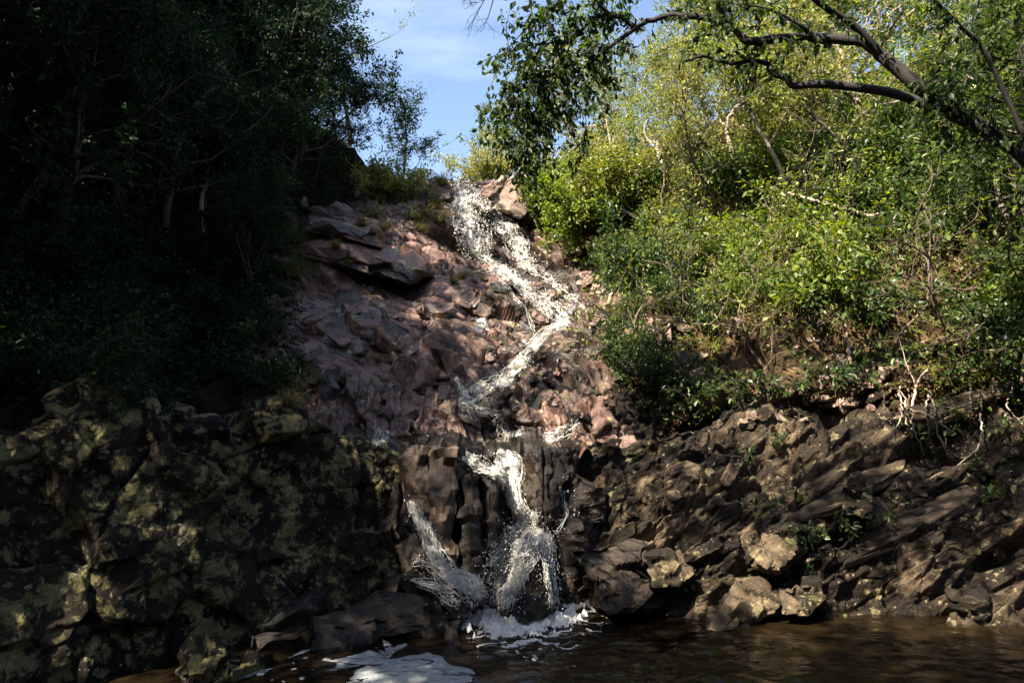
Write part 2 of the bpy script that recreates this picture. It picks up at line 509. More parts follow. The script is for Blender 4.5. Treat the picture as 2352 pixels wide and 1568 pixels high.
def relief_chute(p, u, v):
    px = 560 + u * 980
    slab = fade(px, 660, 740) * (1 - fade(px, 990, 1080)) * fade(v, 0.30, 0.36) * (1 - fade(v, 0.52, 0.60))
    dip = (0.75, -0.25, -0.62)       # joints run down to the right
    cross = (0.45, 0.25, 0.75)
    h = blocky(p, dip, cross, 1.2, 0.46, 0.15, 0.55, 0.3, 3) * (1 - 0.62 * slab)
    h += blocky(p, dip, cross, 0.55, 0.19, 0.085, 0.6, 0.5, 4, warp=0.1) * (1 - 0.72 * slab)
    h += blocky(p, dip, cross, 0.21, 0.10, 0.028, 0.7, 0.5, 5, warp=0.1) * (1 - 0.62 * slab)
    h += slab * (blocky(p, dip, cross, 1.1, 0.30, 0.030, 0.5, 1.3, 8, warp=0.1) + blocky(p, cross, dip, 0.5, 0.22, 0.012, 0.5, 1.2, 12))
    h += fbm(p * 0.7, 3, 9) * 0.10 * (1 - 0.7 * slab) + fbm(p * 11, 3, 10) * 0.005
    h -= 0.30 * fade(px, 690, 730) * (1 - fade(px, 930, 985)) * fade(v, 0.47, 0.50) * (1 - fade(v, 0.56, 0.60))
    # lower steps: upright columns
    st = (1 - fade(v, 0.26, 0.34))
    c = blocky(p, (1, 0, 0.22), (0.0, 0.2, 1), 0.20, 0.34, 0.085, 0.7, 0.5, 6) + blocky(p, (1, 0, 0.3), Z, 0.08, 0.15, 0.02, 0.7, 0.3, 7)
    return h * (1 - 0.65 * st) + c * st
STREAM = [(1080, 430), (1075, 500), (1110, 595), (1240, 685), (1312, 742), (1225, 800), (1140, 890), (1060, 922), (1150, 1000)]
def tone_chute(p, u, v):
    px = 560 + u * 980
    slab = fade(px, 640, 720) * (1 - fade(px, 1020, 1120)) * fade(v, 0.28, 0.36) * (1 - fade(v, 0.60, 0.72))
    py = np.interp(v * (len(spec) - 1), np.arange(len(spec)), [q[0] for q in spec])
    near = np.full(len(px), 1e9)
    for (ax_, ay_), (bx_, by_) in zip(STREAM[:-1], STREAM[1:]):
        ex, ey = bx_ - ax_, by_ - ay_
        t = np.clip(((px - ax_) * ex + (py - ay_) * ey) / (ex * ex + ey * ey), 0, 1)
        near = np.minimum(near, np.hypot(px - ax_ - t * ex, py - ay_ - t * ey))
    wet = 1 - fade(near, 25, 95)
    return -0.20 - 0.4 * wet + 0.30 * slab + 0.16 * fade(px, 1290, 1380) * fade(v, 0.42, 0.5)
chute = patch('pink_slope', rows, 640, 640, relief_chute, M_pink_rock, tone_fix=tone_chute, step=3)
tag(chute, 'long pinkish brown rock slope that climbs from the ledge to the top of the waterfall', 'rock face')

# ---- the lower step that the last fall drops over
jr = random.Random(12)
rows = [[(px, py + (jr.uniform(-9, 9) if 1003 < py < 1100 else 0), Yd + dy + jr.uniform(-.05, .05)) for px, dy in zip([870, 930, 990, 1050, 1110, 1180, 1250, 1320, 1400, 1460], [0.05, 0.15, -0.1, -0.12, 0.0, 0.22, 0.14, 0.25, 0.9, 1.4])]
        for py, Yd in ((1000, 8.3), (1006, 7.9), (1016, 7.45), (1032, 7.15), (1080, 7.05), (1150, 7.0), (1230, 6.95), (1310, 6.9), (1390, 6.8), (1470, 6.7), (1560, 6.6))]
def relief_step(p, u, v):
    face = fade(v, 0.22, 0.36)
    h = blocky(p, X, (0, 0, 1), 0.24, 1.0, 0.13, 0.7, 0.4, 21, warp=0.08)
    h += blocky(p, (1, 0, 0.25), (-0.25, 0, 1), 0.13, 0.30, 0.045, 0.9, 0.3, 22)
    h += blocky(p, (1, 0, 0.4), (-0.4, 0, 1), 0.06, 0.09, 0.015, 0.9, 0.3, 23)
    h += fbm(p * 7, 4, 24) * 0.012
    return h * (0.5 + 0.5 * face)
step = patch('rock_step', rows, 300, 300, relief_step, M_wet_rock, step=2)
tag(step, 'dark wet rock step below the ledge with the lowest waterfall running over it', 'rock ledge')

# ---- lichen bluff at the left of the pool
BX = [-420, -150, 60, 220, 380, 540, 680, 800, 890, 945]
top = [1000, 1000, 1000, 905, 925, 965, 955, 985, 1010, 1040]
bot = [1900, 1760, 1640, 1590, 1530, 1465, 1430, 1410, 1400, 1390]
Yb = [3.6, 4.1, 4.6, 4.95, 5.35, 5.8, 6.2, 6.55, 6.8, 7.0]
rows = []
rows.append([(x, t - 25, y + 3.4) for x, t, y in zip(BX, top, Yb)])
rows.append([(x, t - 6, y + 1.4) for x, t, y in zip(BX, top, Yb)])
rows.append([(x, t, y + 0.55) for x, t, y in zip(BX, top, Yb)])
for f, dy in ((0.06, 0.36), (0.25, 0.28), (0.45, 0.2), (0.65, 0.1), (0.85, 0.02), (1.0, 0.0)):
    rows.append([(x, t + (b - t) * f, y + dy) for x, t, b, y in zip(BX, top, bot, Yb)])
rows.append([(x, b + 110, y - 0.05) for x, b, y in zip(BX, bot, Yb)])
def relief_bluff(p, u, v):
    h = blocky(p, (1, 0.5, 0.12), (-0.12, 0, 1), 0.62, 0.95, 0.12, 0.6, 0.5, 36, warp=0.08)
    h += blocky(p, (1, 0.5, 0.3), (-0.3, 0, 1), 0.27, 0.40, 0.05, 0.8, 0.35, 32, warp=0.12)
    h += blocky(p, (1, 0.5, -0.2), (0.2, 0, 1), 0.11, 0.14, 0.014, 0.8, 0.3, 33)
    h += fbm(p * 1.1, 3, 34) * 0.07 + fbm(p * 9, 4, 35) * 0.010
    return h
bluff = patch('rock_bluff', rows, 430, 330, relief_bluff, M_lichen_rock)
tag(bluff, 'big dark rock bluff crusted with yellow grey lichen at the left of the pool', 'rock bluff')

# ---- rock bank at the right of the pool: layers that rise to the right
KX = [1270, 1360, 1470, 1600, 1760, 1940, 2130, 2340, 2600]
rows = []
for py0, Yd in ((1560, 6.2), (1470, 6.5), (1410, 6.75), (1350, 6.95), (1270, 7.15), (1190, 7.4), (1110, 7.7), (1040, 8.05), (985, 8.45), (940, 8.9), (900, 9.5), (880, 10.3)):
    f = (1560 - py0) / 680.0
    rows.append([(x, py0 - f * max(0, (x - 1500)) * 0.06 + (14 if x < 1400 else 0), Yd - (0.0012 * max(0, x - 1900)) * (0.3 + f)) for x in KX])
def relief_bank(p, u, v):
    a = (0.93, -0.1, 0.36)
    b = (-0.36, 0.25, 0.93)
    h = blocky(p, a, b, 1.35, 0.40, 0.17, 0.7, 0.4, 41, warp=0.10)
    h += blocky(p, a, b, 0.46, 0.15, 0.075, 0.8, 0.4, 42, warp=0.10)
    h += blocky(p, a, b, 0.17, 0.075, 0.026, 0.9, 0.4, 43, warp=0.1)
    h += blocky(p, (0.5, 0, 0.85), (-0.85, 0, 0.5), 0.6, 0.3, 0.06, 0.8, 0.4, 44, warp=0.1)
    h += blocky(p, a, b, 0.09, 0.045, 0.014, 0.9, 0.4, 47)
    h += fbm(p * 0.9, 3, 45) * 0.20 + fbm(p * 12, 3, 46) * 0.008
    return h
bank = patch('rock_bank', rows, 560, 380, relief_bank, M_bank_rock)
tag(bank, 'broken brown rock bank with layers rising to the right above the pool', 'rock bank')

# ---- right hillside
rows = [
    [(1370, 990, 9.4), (1480, 1010, 9.0), (1620, 1015, 8.9), (1800, 1005, 8.8), (2000, 1000, 8.6), (2200, 1000, 8.4), (2420, 1000, 8.0), (2750, 1000, 7.2)],
    [(1395, 830, 9.7), (1490, 880, 9.1), (1620, 905, 8.9), (1800, 890, 8.7), (2000, 880, 8.3), (2200, 870, 7.8), (2420, 860, 7.3), (2760, 860, 6.6)],
    [(1405, 730, 11.0), (1500, 760, 10.2), (1650, 780, 9.8), (1820, 770, 9.4), (2020, 760, 9.0), (2220, 740, 8.5), (2440, 720, 8.0), (2780, 720, 7.2)],
    [(1390, 630, 12.5), (1500, 640, 11.4), (1650, 640, 10.8), (1830, 630, 10.3), (2040, 610, 9.8), (2240, 590, 9.2), (2460, 570, 8.6), (2800, 560, 7.8)],
    [(1330, 545, 14.0), (1480, 520, 12.7), (1650, 500, 12.0), (1850, 480, 11.4), (2060, 450, 10.8), (2260, 430, 10.1), (2480, 410, 9.4), (2840, 390, 8.4)],
    [(1255, 450, 15.4), (1440, 430, 14.3), (1650, 390, 13.5), (1860, 340, 12.8), (2080, 300, 12), (2300, 270, 11.2), (2520, 240, 10.4), (2900, 210, 9.2)],
    [(1215, 418, 17.0), (1430, 375, 16.2), (1650, 310, 15.5), (1870, 240, 14.7), (2100, 170, 13.9), (2330, 110, 13.0), (2560, 60, 12.0), (2950, 0, 10.6)],
    [(1225, 415, 20), (1420, 365, 20), (1640, 290, 20), (1880, 210, 19), (2130, 130, 18), (2360, 60, 17), (2600, -10, 16), (3000, -90, 14)],
    [(1225, 420, 40), (1420, 385, 40), (1640, 330, 40), (1880, 260, 40), (2130, 190, 40), (2360, 130, 40), (2600, 60, 40), (3000, -20, 40)],
]
def relief_hill(p, u, v):
    h = fbm(p * 0.55, 4, 51) * 0.5 + blocky(p, (0.8, 0, 0.6), (-0.6, 0, 0.8), 0.55, 0.35, 0.09, 0.9, 0.4, 52) + blocky(p, (0.8, 0, 0.6), (-0.6, 0, 0.8), 0.22, 0.13, 0.05, 0.9, 0.3, 53)
    h += fbm(p * 7, 3, 54) * 0.02
    return h * (1 - 0.7 * fade(v, 0.7, 0.9))
hill_right = patch('hillside', rows, 330, 330, relief_hill, M_soil)
tag(hill_right, 'steep sunlit hillside of soil, moss and broken rock right of the waterfall', 'hillside', kind='structure')

# ---- left hillside
cols = [
    [(655, 985, 8.0), (690, 880, 8.5), (672, 790, 9.2), (668, 690, 10.0), (680, 590, 10.9), (735, 500, 12.3), (815, 435, 14.4), (845, 418, 17), (860, 425, 40)],
    [(560, 985, 7.6), (560, 900, 8.1), (545, 790, 8.8), (545, 680, 9.6), (565, 560, 10.6), (630, 440, 12.0), (745, 335, 14), (770, 325, 17), (800, 340, 40)],
    [(420, 1030, 7.3), (415, 900, 7.6), (395, 780, 8.2), (390, 650, 8.9), (400, 520, 9.8), (440, 390, 11), (525, 240, 13), (550, 215, 16), (600, 240, 40)],
    [(240, 1040, 6.6), (230, 880, 6.9), (210, 750, 7.5), (195, 610, 8.1), (185, 460, 8.9), (180, 310, 10), (200, 130, 11.8), (215, 90, 15), (260, 100, 40)],
    [(0, 1060, 5.9), (-10, 880, 6.2), (-40, 740, 6.8), (-70, 580, 7.3), (-100, 400, 8), (-120, 200, 8.9), (-130, -20, 10.5), (-130, -80, 13), (-100, -60, 40)],
    [(-420, 1080, 4.9), (-420, 880, 5.0), (-440, 720, 5.5), (-470, 530, 6), (-500, 320, 6.5), (-520, 80, 7.2), (-540, -160, 8.5), (-560, -230, 11), (-500, -220, 40)],
    [(-1300, 1100, 2.8), (-1300, 880, 3.0), (-1350, 720, 3.4), (-1400, 500, 3.8), (-1450, 250, 4.2), (-1500, -50, 4.8), (-1550, -350, 6), (-1600, -480, 8), (-1500, -500, 40)],
]
A = net(cols)
A = np.moveaxis(A, 0, 1)
def relief_left(p, u, v):
    h = fbm(p * 0.55, 4, 61) * 0.28 + blocky(p, (0.8, 0, -0.6), (0.6, 0, 0.8), 0.6, 0.4, 0.10, 0.9, 0.4, 62) + blocky(p, (0.8, 0, -0.6), (0.6, 0, 0.8), 0.2, 0.14, 0.04, 0.9, 0.3, 63)
    h += fbm(p * 7, 3, 64) * 0.02
    return h * (1 - 0.7 * fade(v, 0.75, 0.95))
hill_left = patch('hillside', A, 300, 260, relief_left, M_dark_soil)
tag(hill_left, 'dark steep hillside of soil and rock in the shade left of the waterfall', 'hillside', kind='structure')

# ---- the ground sheet: bed of the pool, unseen walls raised behind the camera to block skylight, the land to the horizon
def ground_sheet():
    def ax(n, a):
        t = np.linspace(-1, 1, n)
        return np.sinh(t * a) / np.sinh(a) * 400
    gx, gy = ax(161, 5.2), ax(161, 5.2)
    xx, yy = np.meshgrid(gx, gy)
    z = np.full(xx.shape, -0.75)
    back = np.clip((-yy - 5) / 9, 0, 1)
    side = np.clip((np.abs(xx) - 9) / 9, 0, 1)
    z = z + 11 * (back * back * (3 - 2 * back)) + 0 * side
    z2 = -0.75 + 11 * (side * side * (3 - 2 * side))
    z = np.where(yy < 3, np.maximum(z, z2), z)
    P = np.stack([xx.ravel(), yy.ravel(), z.ravel()], 1)
    P[:, 2] += fbm(P * 0.3, 4, 71) * 0.12
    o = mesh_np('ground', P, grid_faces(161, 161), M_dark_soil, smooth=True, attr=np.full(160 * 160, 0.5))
    return tag(o, 'stony bed of the gorge under the pool and the land around it', 'ground', kind='structure')
ground_sheet()

# ---- finding places on these surfaces
def make_survey():
    V, F, off = [], [], 0
    for v, f in SURVEYED:
        V.append(v); F.append(f + off); off += len(v)
    V = np.concatenate(V); F = np.concatenate(F)
    return BVHTree.FromPolygons([tuple(x) for x in V.tolist()], F.tolist())
bvh = make_survey()

def spot(px, py):
    """Place and normal of the rock or hillside seen in the direction of (px, py)."""
    d = bearing(px, py).normalized()
    loc, nrm, idx, dist = bvh.ray_cast(Vector(EYE), d)
    if loc is None:
        return None, None
    if nrm.dot(d) > 0:
        nrm = -nrm
    return loc, nrm

def below(x, y, z=30):
    loc, nrm, idx, dist = bvh.ray_cast(Vector((x, y, z)), Vector((0, 0, -1)))
    return loc
# ------------------------------------------------------------------ single rocks
import bmesh

def hull_rock(name, pts, mat, seed, subdiv=4, noise=0.03, parent=None, chip=0.06):
    """Angular stone: hull of points, refined, roughened."""
    bm = bmesh.new()
    for p in pts:
        bm.verts.new(p)
    r = bmesh.ops.convex_hull(bm, input=bm.verts)
    bmesh.ops.delete(bm, geom=[v for v in bm.verts if not v.link_faces], context='VERTS')
    for k in range(subdiv):
        bmesh.ops.subdivide_edges(bm, edges=bm.edges, cuts=1, use_grid_fill=True)
    bmesh.ops.triangulate(bm, faces=bm.faces)
    bm.normal_update()
    co = np.array([v.co[:] for v in bm.verts])
    nr = np.array([v.normal[:] for v in bm.verts])
    size = float(np.max(co.max(0) - co.min(0)))
    s = 1.0 / max(size, 1e-3)
    TONE.clear()
    d = fbm(co * (3.0 * s) + seed, 3, seed) * noise * size
    d += blocky(co + seed, (1, 0.3, 0.2), (-0.2, 0.1, 1), 0.3 * size, 0.16 * size, chip * size * 0.5, 0.9, 0.5, seed + 3)
    d += blocky(co + seed, (0.3, 1, 0.1), (0.5, 0.1, 1), 0.12 * size, 0.09 * size, chip * size * 0.16, 0.9, 0.5, seed + 4)
    co = co + nr * d[:, None]
    F = np.array([[v.index for v in f.verts] for f in bm.faces])
    bm.free()
    return mesh_np(name, co, F, mat, parent=parent, attr=take_tone(len(co))[F[:, 0]])

def slab_points(rng, dims, n=16, taper=0.25):
    out = []
    for k in range(n):
        a = 2 * math.pi * (k + rng.uniform(-0.3, 0.3)) / n
        c, s = math.cos(a), math.sin(a)
        m = max(abs(c), abs(s)) ** rng.uniform(0.6, 1.0)
        r = rng.uniform(0.78, 1.0) / m * 0.85
        for z in (-1, 1):
            t = 1 - taper * rng.random() * (z > 0)
            out.append((dims[0] * c * r * t * 0.5, dims[1] * s * r * t * 0.5, dims[2] * 0.5 * z * rng.uniform(0.7, 1.05)))
    return out

_protos = {}
def stone_proto(kind, mat, seed):
    key = (kind, mat.name, seed)
    if key not in _protos:
        rng = random.Random(seed * 7 + len(kind))
        dims = {'slab': (1.0, 0.55, 0.2), 'block': (0.8, 0.6, 0.5), 'boulder': (0.9, 0.75, 0.6), 'plate': (1.0, 0.6, 0.1), 'column': (0.35, 0.35, 1.0)}[kind]
        o = hull_rock('rock', slab_points(rng, dims, 7 + seed % 4), mat, seed + 11, subdiv=4, noise=0.012, chip={'slab': 0.05, 'plate': 0.018, 'block': 0.08, 'boulder': 0.09, 'column': 0.05}[kind])
        _protos[key] = o.data
        COL.objects.unlink(o)
        bpy.data.objects.remove(o)
    return _protos[key]

def stone(kind, mat, seed, loc, size, rot, label, group=None, name='rock', cat='rock', sink=0.0):
    o = bpy.data.objects.new(name, stone_proto(kind, mat, seed))
    COL.objects.link(o)
    o.location = loc
    o.rotation_euler = rot
    o.scale = size if hasattr(size, '__len__') else (size, size, size)
    return tag(o, label, cat, group)

def lie(nrm, long_dir, spin=0.0, tip=0.0):
    """Rotation that lays a stone's z along nrm and its x along long_dir."""
    z = Vector(nrm).normalized()
    x = Vector(long_dir)
    x = (x - z * x.dot(z)).normalized()
    y = z.cross(x)
    M = Matrix((x, y, z)).transposed()
    return (M @ Matrix.Rotation(spin, 3, 'Z') @ Matrix.Rotation(tip, 3, 'Y')).to_euler()

def world_hull(name, pts, mat, seed, label, cat='rock', subdiv=4, noise=0.02, chip=0.06):
    P = [at(*p) for p in pts]
    c = sum(P, Vector()) / len(P)
    o = hull_rock(name, [tuple(p - c) for p in P], mat, seed, subdiv, noise, chip=chip)
    o.location = c
    return tag(o, label, cat)

# the overhanging slab left of the middle of the chute, with a shaded hollow below
world_hull('rock_slab', [(702, 588, 10.75), (800, 612, 10.85), (880, 636, 10.9), (940, 650, 11.1), (700, 560, 10.75), (790, 572, 10.85), (880, 598, 10.95), (955, 616, 11.1), (985, 628, 11.6),
                         (725, 512, 12.5), (820, 505, 13.0), (920, 540, 13.4), (1000, 595, 13.0), (720, 625, 12.6), (900, 680, 12.6), (990, 640, 12.8), (640, 566, 10.8), (650, 588, 10.9), (640, 570, 12.2)],
           M_pink_rock, 101, 'overhanging pinkish rock slab with a black hollow beneath it left of the water', subdiv=5, noise=0.012, chip=0.06)
world_hull('rock_slab', [(690, 505, 10.9), (760, 515, 10.8), (860, 540, 11.2), (700, 530, 10.9), (800, 548, 10.9), (880, 570, 11.2), (740, 480, 12.9), (860, 500, 13.2), (740, 520, 12.9), (900, 560, 13)],
           M_pink_rock, 102, 'thin pinkish slab lying on top of the overhanging slab under the dark trees', subdiv=5, noise=0.012, chip=0.05)
# cap stone at the lip of the falls
world_hull('boulder', [(1112, 438, 14.6), (1150, 408, 14.8), (1200, 402, 15), (1215, 420, 14.9), (1215, 470, 14.6), (1165, 480, 14.3), (1130, 470, 14.3), (1120, 452, 14.3), (1160, 410, 16.5), (1220, 405, 16.5), (1200, 480, 16), (1120, 470, 16)],
           M_sun_rock, 103, 'large pale flat topped boulder at the lip of the falls right of the falling water', 'boulder', noise=0.012, chip=0.10)
world_hull('rock', [(1172, 476, 14.0), (1190, 466, 14.2), (1215, 480, 14.0), (1200, 500, 13.8), (1180, 496, 13.8), (1190, 470, 15), (1215, 490, 15), (1180, 500, 15)],
           M_brown_rock, 104, 'brown rock wedged under the pale boulder at the lip of the falls')
world_hull('rock', [(1085, 455, 14.2), (1105, 448, 14.2), (1128, 462, 14.1), (1130, 480, 14.0), (1110, 485, 14.0), (1090, 475, 14.1), (1100, 450, 15), (1130, 480, 15)],
           M_wet_rock, 105, 'dark wet rock that parts the two streams at the top of the falls')
world_hull('rock_slab', [(1000, 425, 14.9), (935, 432, 14.8), (880, 440, 14.7), (890, 465, 14.3), (960, 470, 14.2), (1030, 455, 14.3), (1040, 432, 14.6), (1000, 430, 16), (900, 440, 16), (950, 480, 15.5)],
           M_brown_rock, 106, 'brown rock lip with grass on it left of the top of the falls')
# the wedge that splits the lowest fall
world_hull('rock', [(1212, 1218, 6.62), (1190, 1240, 6.55), (1240, 1240, 6.55), (1150, 1400, 6.42), (1205, 1430, 6.3), (1268, 1400, 6.4), (1150, 1420, 6.8), (1270, 1420, 6.8), (1210, 1215, 7.0), (1180, 1300, 7.0), (1250, 1300, 7.0)],
           M_wet_rock, 107, 'black wet wedge of rock that splits the lowest fall into two legs', noise=0.03)
# upright columns left of the lowest fall
for k, (a, b, t, bt, Yc, lab) in enumerate([
        (925, 985, 1030, 1330, 6.80, 'tall brown column of rock beside the left trickle of the lower step'),
        (985, 1045, 1036, 1330, 6.72, 'broad brown column of rock at the middle of the lower step'),
        (1052, 1105, 1090, 1345, 6.70, 'dark wet column of rock just left of the lowest fall'),
        (1104, 1148, 1075, 1300, 6.82, 'narrow black rock column touching the left side of the lowest fall')]):
    rr = random.Random(k)
    j = lambda: rr.uniform(-8, 8)
    world_hull('rock_column', [(a + j(), t + j(), Yc), (b + j(), t + j(), Yc), (a + j(), bt, Yc - 0.08), (b + j(), bt, Yc - 0.08), ((a + b) / 2 + j(), t - 6, Yc - 0.05), ((a + b) / 2, bt, Yc - 0.14),
                               (a, t, Yc + 0.5), (b, t, Yc + 0.5), (a, bt, Yc + 0.5), (b, bt, Yc + 0.5)], M_wet_rock if k > 1 else M_brown_rock, 110 + k, lab, noise=0.015, chip=0.07)
# the shelf that the left trickle runs over, and the low dark shelf at the foot of the bluff
world_hull('rock_shelf', [(930, 1165, 6.75), (962, 1180, 6.72), (1010, 1260, 6.6), (1050, 1330, 6.45), (1105, 1360, 6.3), (1090, 1410, 6.2), (940, 1400, 6.35), (930, 1300, 6.6), (1000, 1300, 7.2), (935, 1180, 7.2), (1100, 1400, 7.0)],
           M_wet_rock, 120, 'sloping wet rock shelf under the left trickle beside the bluff', noise=0.04, chip=0.12)
world_hull('rock_shelf', [(560, 1440, 5.85), (640, 1415, 6.0), (800, 1378, 6.2), (950, 1352, 6.35), (1045, 1372, 6.25), (1060, 1425, 6.15), (960, 1440, 6.05), (800, 1465, 5.9), (680, 1498, 5.72), (560, 1525, 5.6), (600, 1440, 6.6), (900, 1370, 7.0), (1040, 1400, 6.9), (620, 1540, 6.3), (1040, 1470, 6.8)],
           M_wet_rock, 121, 'long low black rock shelf at the water line under the lichen bluff', subdiv=5, noise=0.02, chip=0.10)
world_hull('rock', [(432, 1470, 5.25), (500, 1452, 5.4), (512, 1500, 5.2), (470, 1560, 4.9), (420, 1580, 4.85), (400, 1500, 5.2), (500, 1560, 5.0), (440, 1480, 5.8), (510, 1500, 5.8), (420, 1600, 5.5)],
           M_lichen_rock, 122, 'lichen spotted rock at the water edge in the lower left of the pool', noise=0.02, subdiv=5, chip=0.13)
world_hull('rock', [(508, 1500, 5.3), (560, 1485, 5.4), (640, 1498, 5.5), (645, 1520, 5.35), (580, 1560, 5.05), (500, 1590, 4.8), (505, 1540, 5.0), (560, 1500, 5.9), (630, 1530, 5.8), (520, 1600, 5.6)],
           M_lichen_rock, 123, 'flat lichen covered rock lying half in the pool beside the white foam', noise=0.02, subdiv=5, chip=0.13)
world_hull('rock', [(1018, 1448, 5.95), (1036, 1432, 6.0), (1052, 1448, 5.95), (1060, 1480, 5.8), (1048, 1505, 5.65), (1022, 1500, 5.7), (1040, 1450, 6.2), (1055, 1500, 6.0), (1020, 1500, 6.0)],
           M_wet_rock, 124, 'small black pointed rock standing in the pool between the foam and the splash')
# boulders along the right shore
world_hull('boulder', [(1612, 1408, 6.5), (1650, 1372, 6.6), (1700, 1340, 6.7), (1758, 1330, 6.75), (1790, 1350, 6.7), (1780, 1400, 6.5), (1720, 1440, 6.3), (1650, 1450, 6.25), (1620, 1440, 6.3), (1680, 1360, 7.1), (1780, 1360, 7.1), (1640, 1470, 6.8), (1780, 1440, 6.9)],
           M_bank_rock, 130, 'rounded grey brown boulder at the water edge on the right of the pool', 'boulder', subdiv=5, noise=0.02, chip=0.12)
world_hull('boulder', [(1455, 1240, 6.75), (1420, 1290, 6.6), (1375, 1380, 6.45), (1400, 1415, 6.35), (1470, 1400, 6.35), (1500, 1330, 6.55), (1480, 1260, 6.7), (1340, 1250, 6.8), (1330, 1290, 6.75), (1450, 1250, 7.3), (1350, 1380, 7.2), (1490, 1400, 7.1)],
           M_wet_rock, 131, 'dark wet angular boulder between the lowest fall and the right bank', 'boulder', subdiv=5, noise=0.02, chip=0.14)
world_hull('rock', [(1800, 1345, 6.6), (1880, 1320, 6.7), (1900, 1370, 6.5), (1860, 1410, 6.35), (1795, 1405, 6.4), (1800, 1360, 7.1), (1890, 1400, 7)],
           M_bank_rock, 132, 'brown angular rock beside the rounded boulder on the right shore', noise=0.02, subdiv=5, chip=0.13)
world_hull('rock', [(1480, 1275, 6.65), (1560, 1262, 6.75), (1600, 1300, 6.65), (1570, 1350, 6.5), (1500, 1345, 6.5), (1490, 1300, 7.2), (1590, 1330, 7.1)],
           M_bank_rock, 133, 'flat topped block above the waterline left of the rounded boulder', noise=0.02, chip=0.12)
world_hull('rock', [(1735, 1275, 6.7), (1780, 1205, 6.95), (1820, 1180, 7.05), (1845, 1215, 7.0), (1830, 1260, 6.8), (1770, 1310, 6.6), (1790, 1200, 7.6), (1840, 1250, 7.4), (1750, 1300, 7.2)],
           M_bank_rock, 134, 'pale brown sun dappled slab standing on edge in the middle of the right bank', noise=0.02, subdiv=5, chip=0.13)
world_hull('rock', [(1940, 1130, 7.0), (1960, 1085, 7.15), (1985, 1080, 7.2), (2005, 1150, 7.0), (2000, 1190, 6.9), (1945, 1180, 6.9), (1965, 1090, 7.6), (2005, 1180, 7.4), (1940, 1180, 7.4)],
           M_bank_rock, 135, 'upright pointed stone standing on the right bank among the long slabs', noise=0.02, subdiv=5, chip=0.13)

# long slabs along the layers of the right bank
rng = random.Random(5)
LONG = [((1750, 1238), (2140, 1030), 0.13, 'long thin slab edge rising steeply across the right bank'), ((1880, 1290), (2290, 1130), 0.12, 'long slab edge low on the right bank under the small plants'),
        ((1940, 1370), (2190, 1190), 0.12, 'lowest of the long slab edges of the right bank'), ((2000, 985), (2330, 905), 0.16, 'long brown slab under the hanging roots at the right edge')]
for k, (p0, p1, th, lab) in enumerate(LONG):
    A_, _ = spot(*p0)
    B_, _ = spot(*p1)
    d = (B_ - A_)
    L_ = d.length
    o = stone('slab', M_bank_rock, k, (A_ + B_) / 2 + Vector((0, 0.0, 0.0)), (L_ * 1.0, 0.6, th / 0.2), lie((-0.25, -0.55, 0.85), d, 0, 0), lab, name='rock_slab')

# broken stones scattered over the bank, the steps, the streambed and the pale pile
def scatter(n, region, mats, kinds, smin, smax, label, group, seed, long_dir, normal_mix=0.6, out=0.3, name='rock', up=(0, -0.3, 1)):
    rng = random.Random(seed)
    k = 0
    tries = 0
    while k < n and tries < n * 20:
        tries += 1
        px = rng.uniform(region[0], region[2])
        py = rng.uniform(region[1], region[3])
        if len(region) > 4 and not region[4](px, py):
            continue
        loc, nr = spot(px, py)
        if loc is None:
            continue
        s = smin + (smax - smin) * rng.random() ** 2
        zz = (nr * normal_mix + Vector(up) * (1 - normal_mix) + Vector((rng.gauss(0, .2), rng.gauss(0, .2), rng.gauss(0, .2)))).normalized()
        kind = rng.choice(kinds)
        stone(kind, rng.choice(mats), rng.randrange(4), loc + nr * (s * 0.06 * out), (s * rng.uniform(.8, 1.2), s * rng.uniform(.8, 1.2), s * rng.uniform(.8, 1.3)),
              lie(zz, Vector(long_dir) + Vector((rng.gauss(0, .3), rng.gauss(0, .3), rng.gauss(0, .3))), rng.gauss(0, 0.25)), label, group,
              name={'slab': 'rock_slab', 'plate': 'rock_plate', 'block': 'rock', 'boulder': 'boulder', 'column': 'rock_column'}[kind] if name == 'rock' else name)
        k += 1
LAY = (0.93, -0.1, 0.36)
scatter(20, (1380, 1000, 2330, 1400, lambda x, y: y > 1130 - (x - 1400) * 0.15), [M_bank_rock, M_bank_rock, M_brown_rock], ['slab', 'block', 'plate'], 0.18, 0.65,
        'broken brown rock among the layers of the right bank', 'broken rocks of the right bank', 11, LAY)
scatter(80, (1640, 780, 2130, 985, lambda x, y: y > 975 - (x - 1640) * 0.40 and y < 1010 - (x - 1640) * 0.2), [M_sun_rock, M_sun_rock, M_bank_rock], ['slab', 'slab', 'plate', 'block'], 0.08, 0.34,
        'small pale sunlit stone in the pile at the top of the right bank', 'pale stones piled at the top of the right bank', 12, LAY, name='stone')
scatter(30, (690, 650, 1080, 880, lambda x, y: y > 640 + abs(x - 860) * 0.15), [M_pink_rock], ['plate', 'plate', 'slab'], 0.45, 1.25,
        'thin plate of pinkish rock split from the smooth slope under the overhang', 'plates of the pink slope', 19, (0.75, -0.25, -0.62), 0.97)
scatter(56, (690, 660, 1300, 880), [M_pink_rock, M_pink_rock, M_brown_rock], ['slab', 'block', 'plate'], 0.16, 0.55,
        'angular reddish brown block broken out of the pink slope', 'blocks of the pink slope', 20, (0.75, -0.25, -0.62), 0.8)
scatter(9, (690, 690, 790, 880), [M_sheen_rock], ['plate', 'slab'], 0.3, 0.6,
        'wet slab at the left edge of the pink slope, its sheen painted grey', 'slabs with painted sheen left of the slope', 21, (0.4, -0.3, -0.8), 0.95)
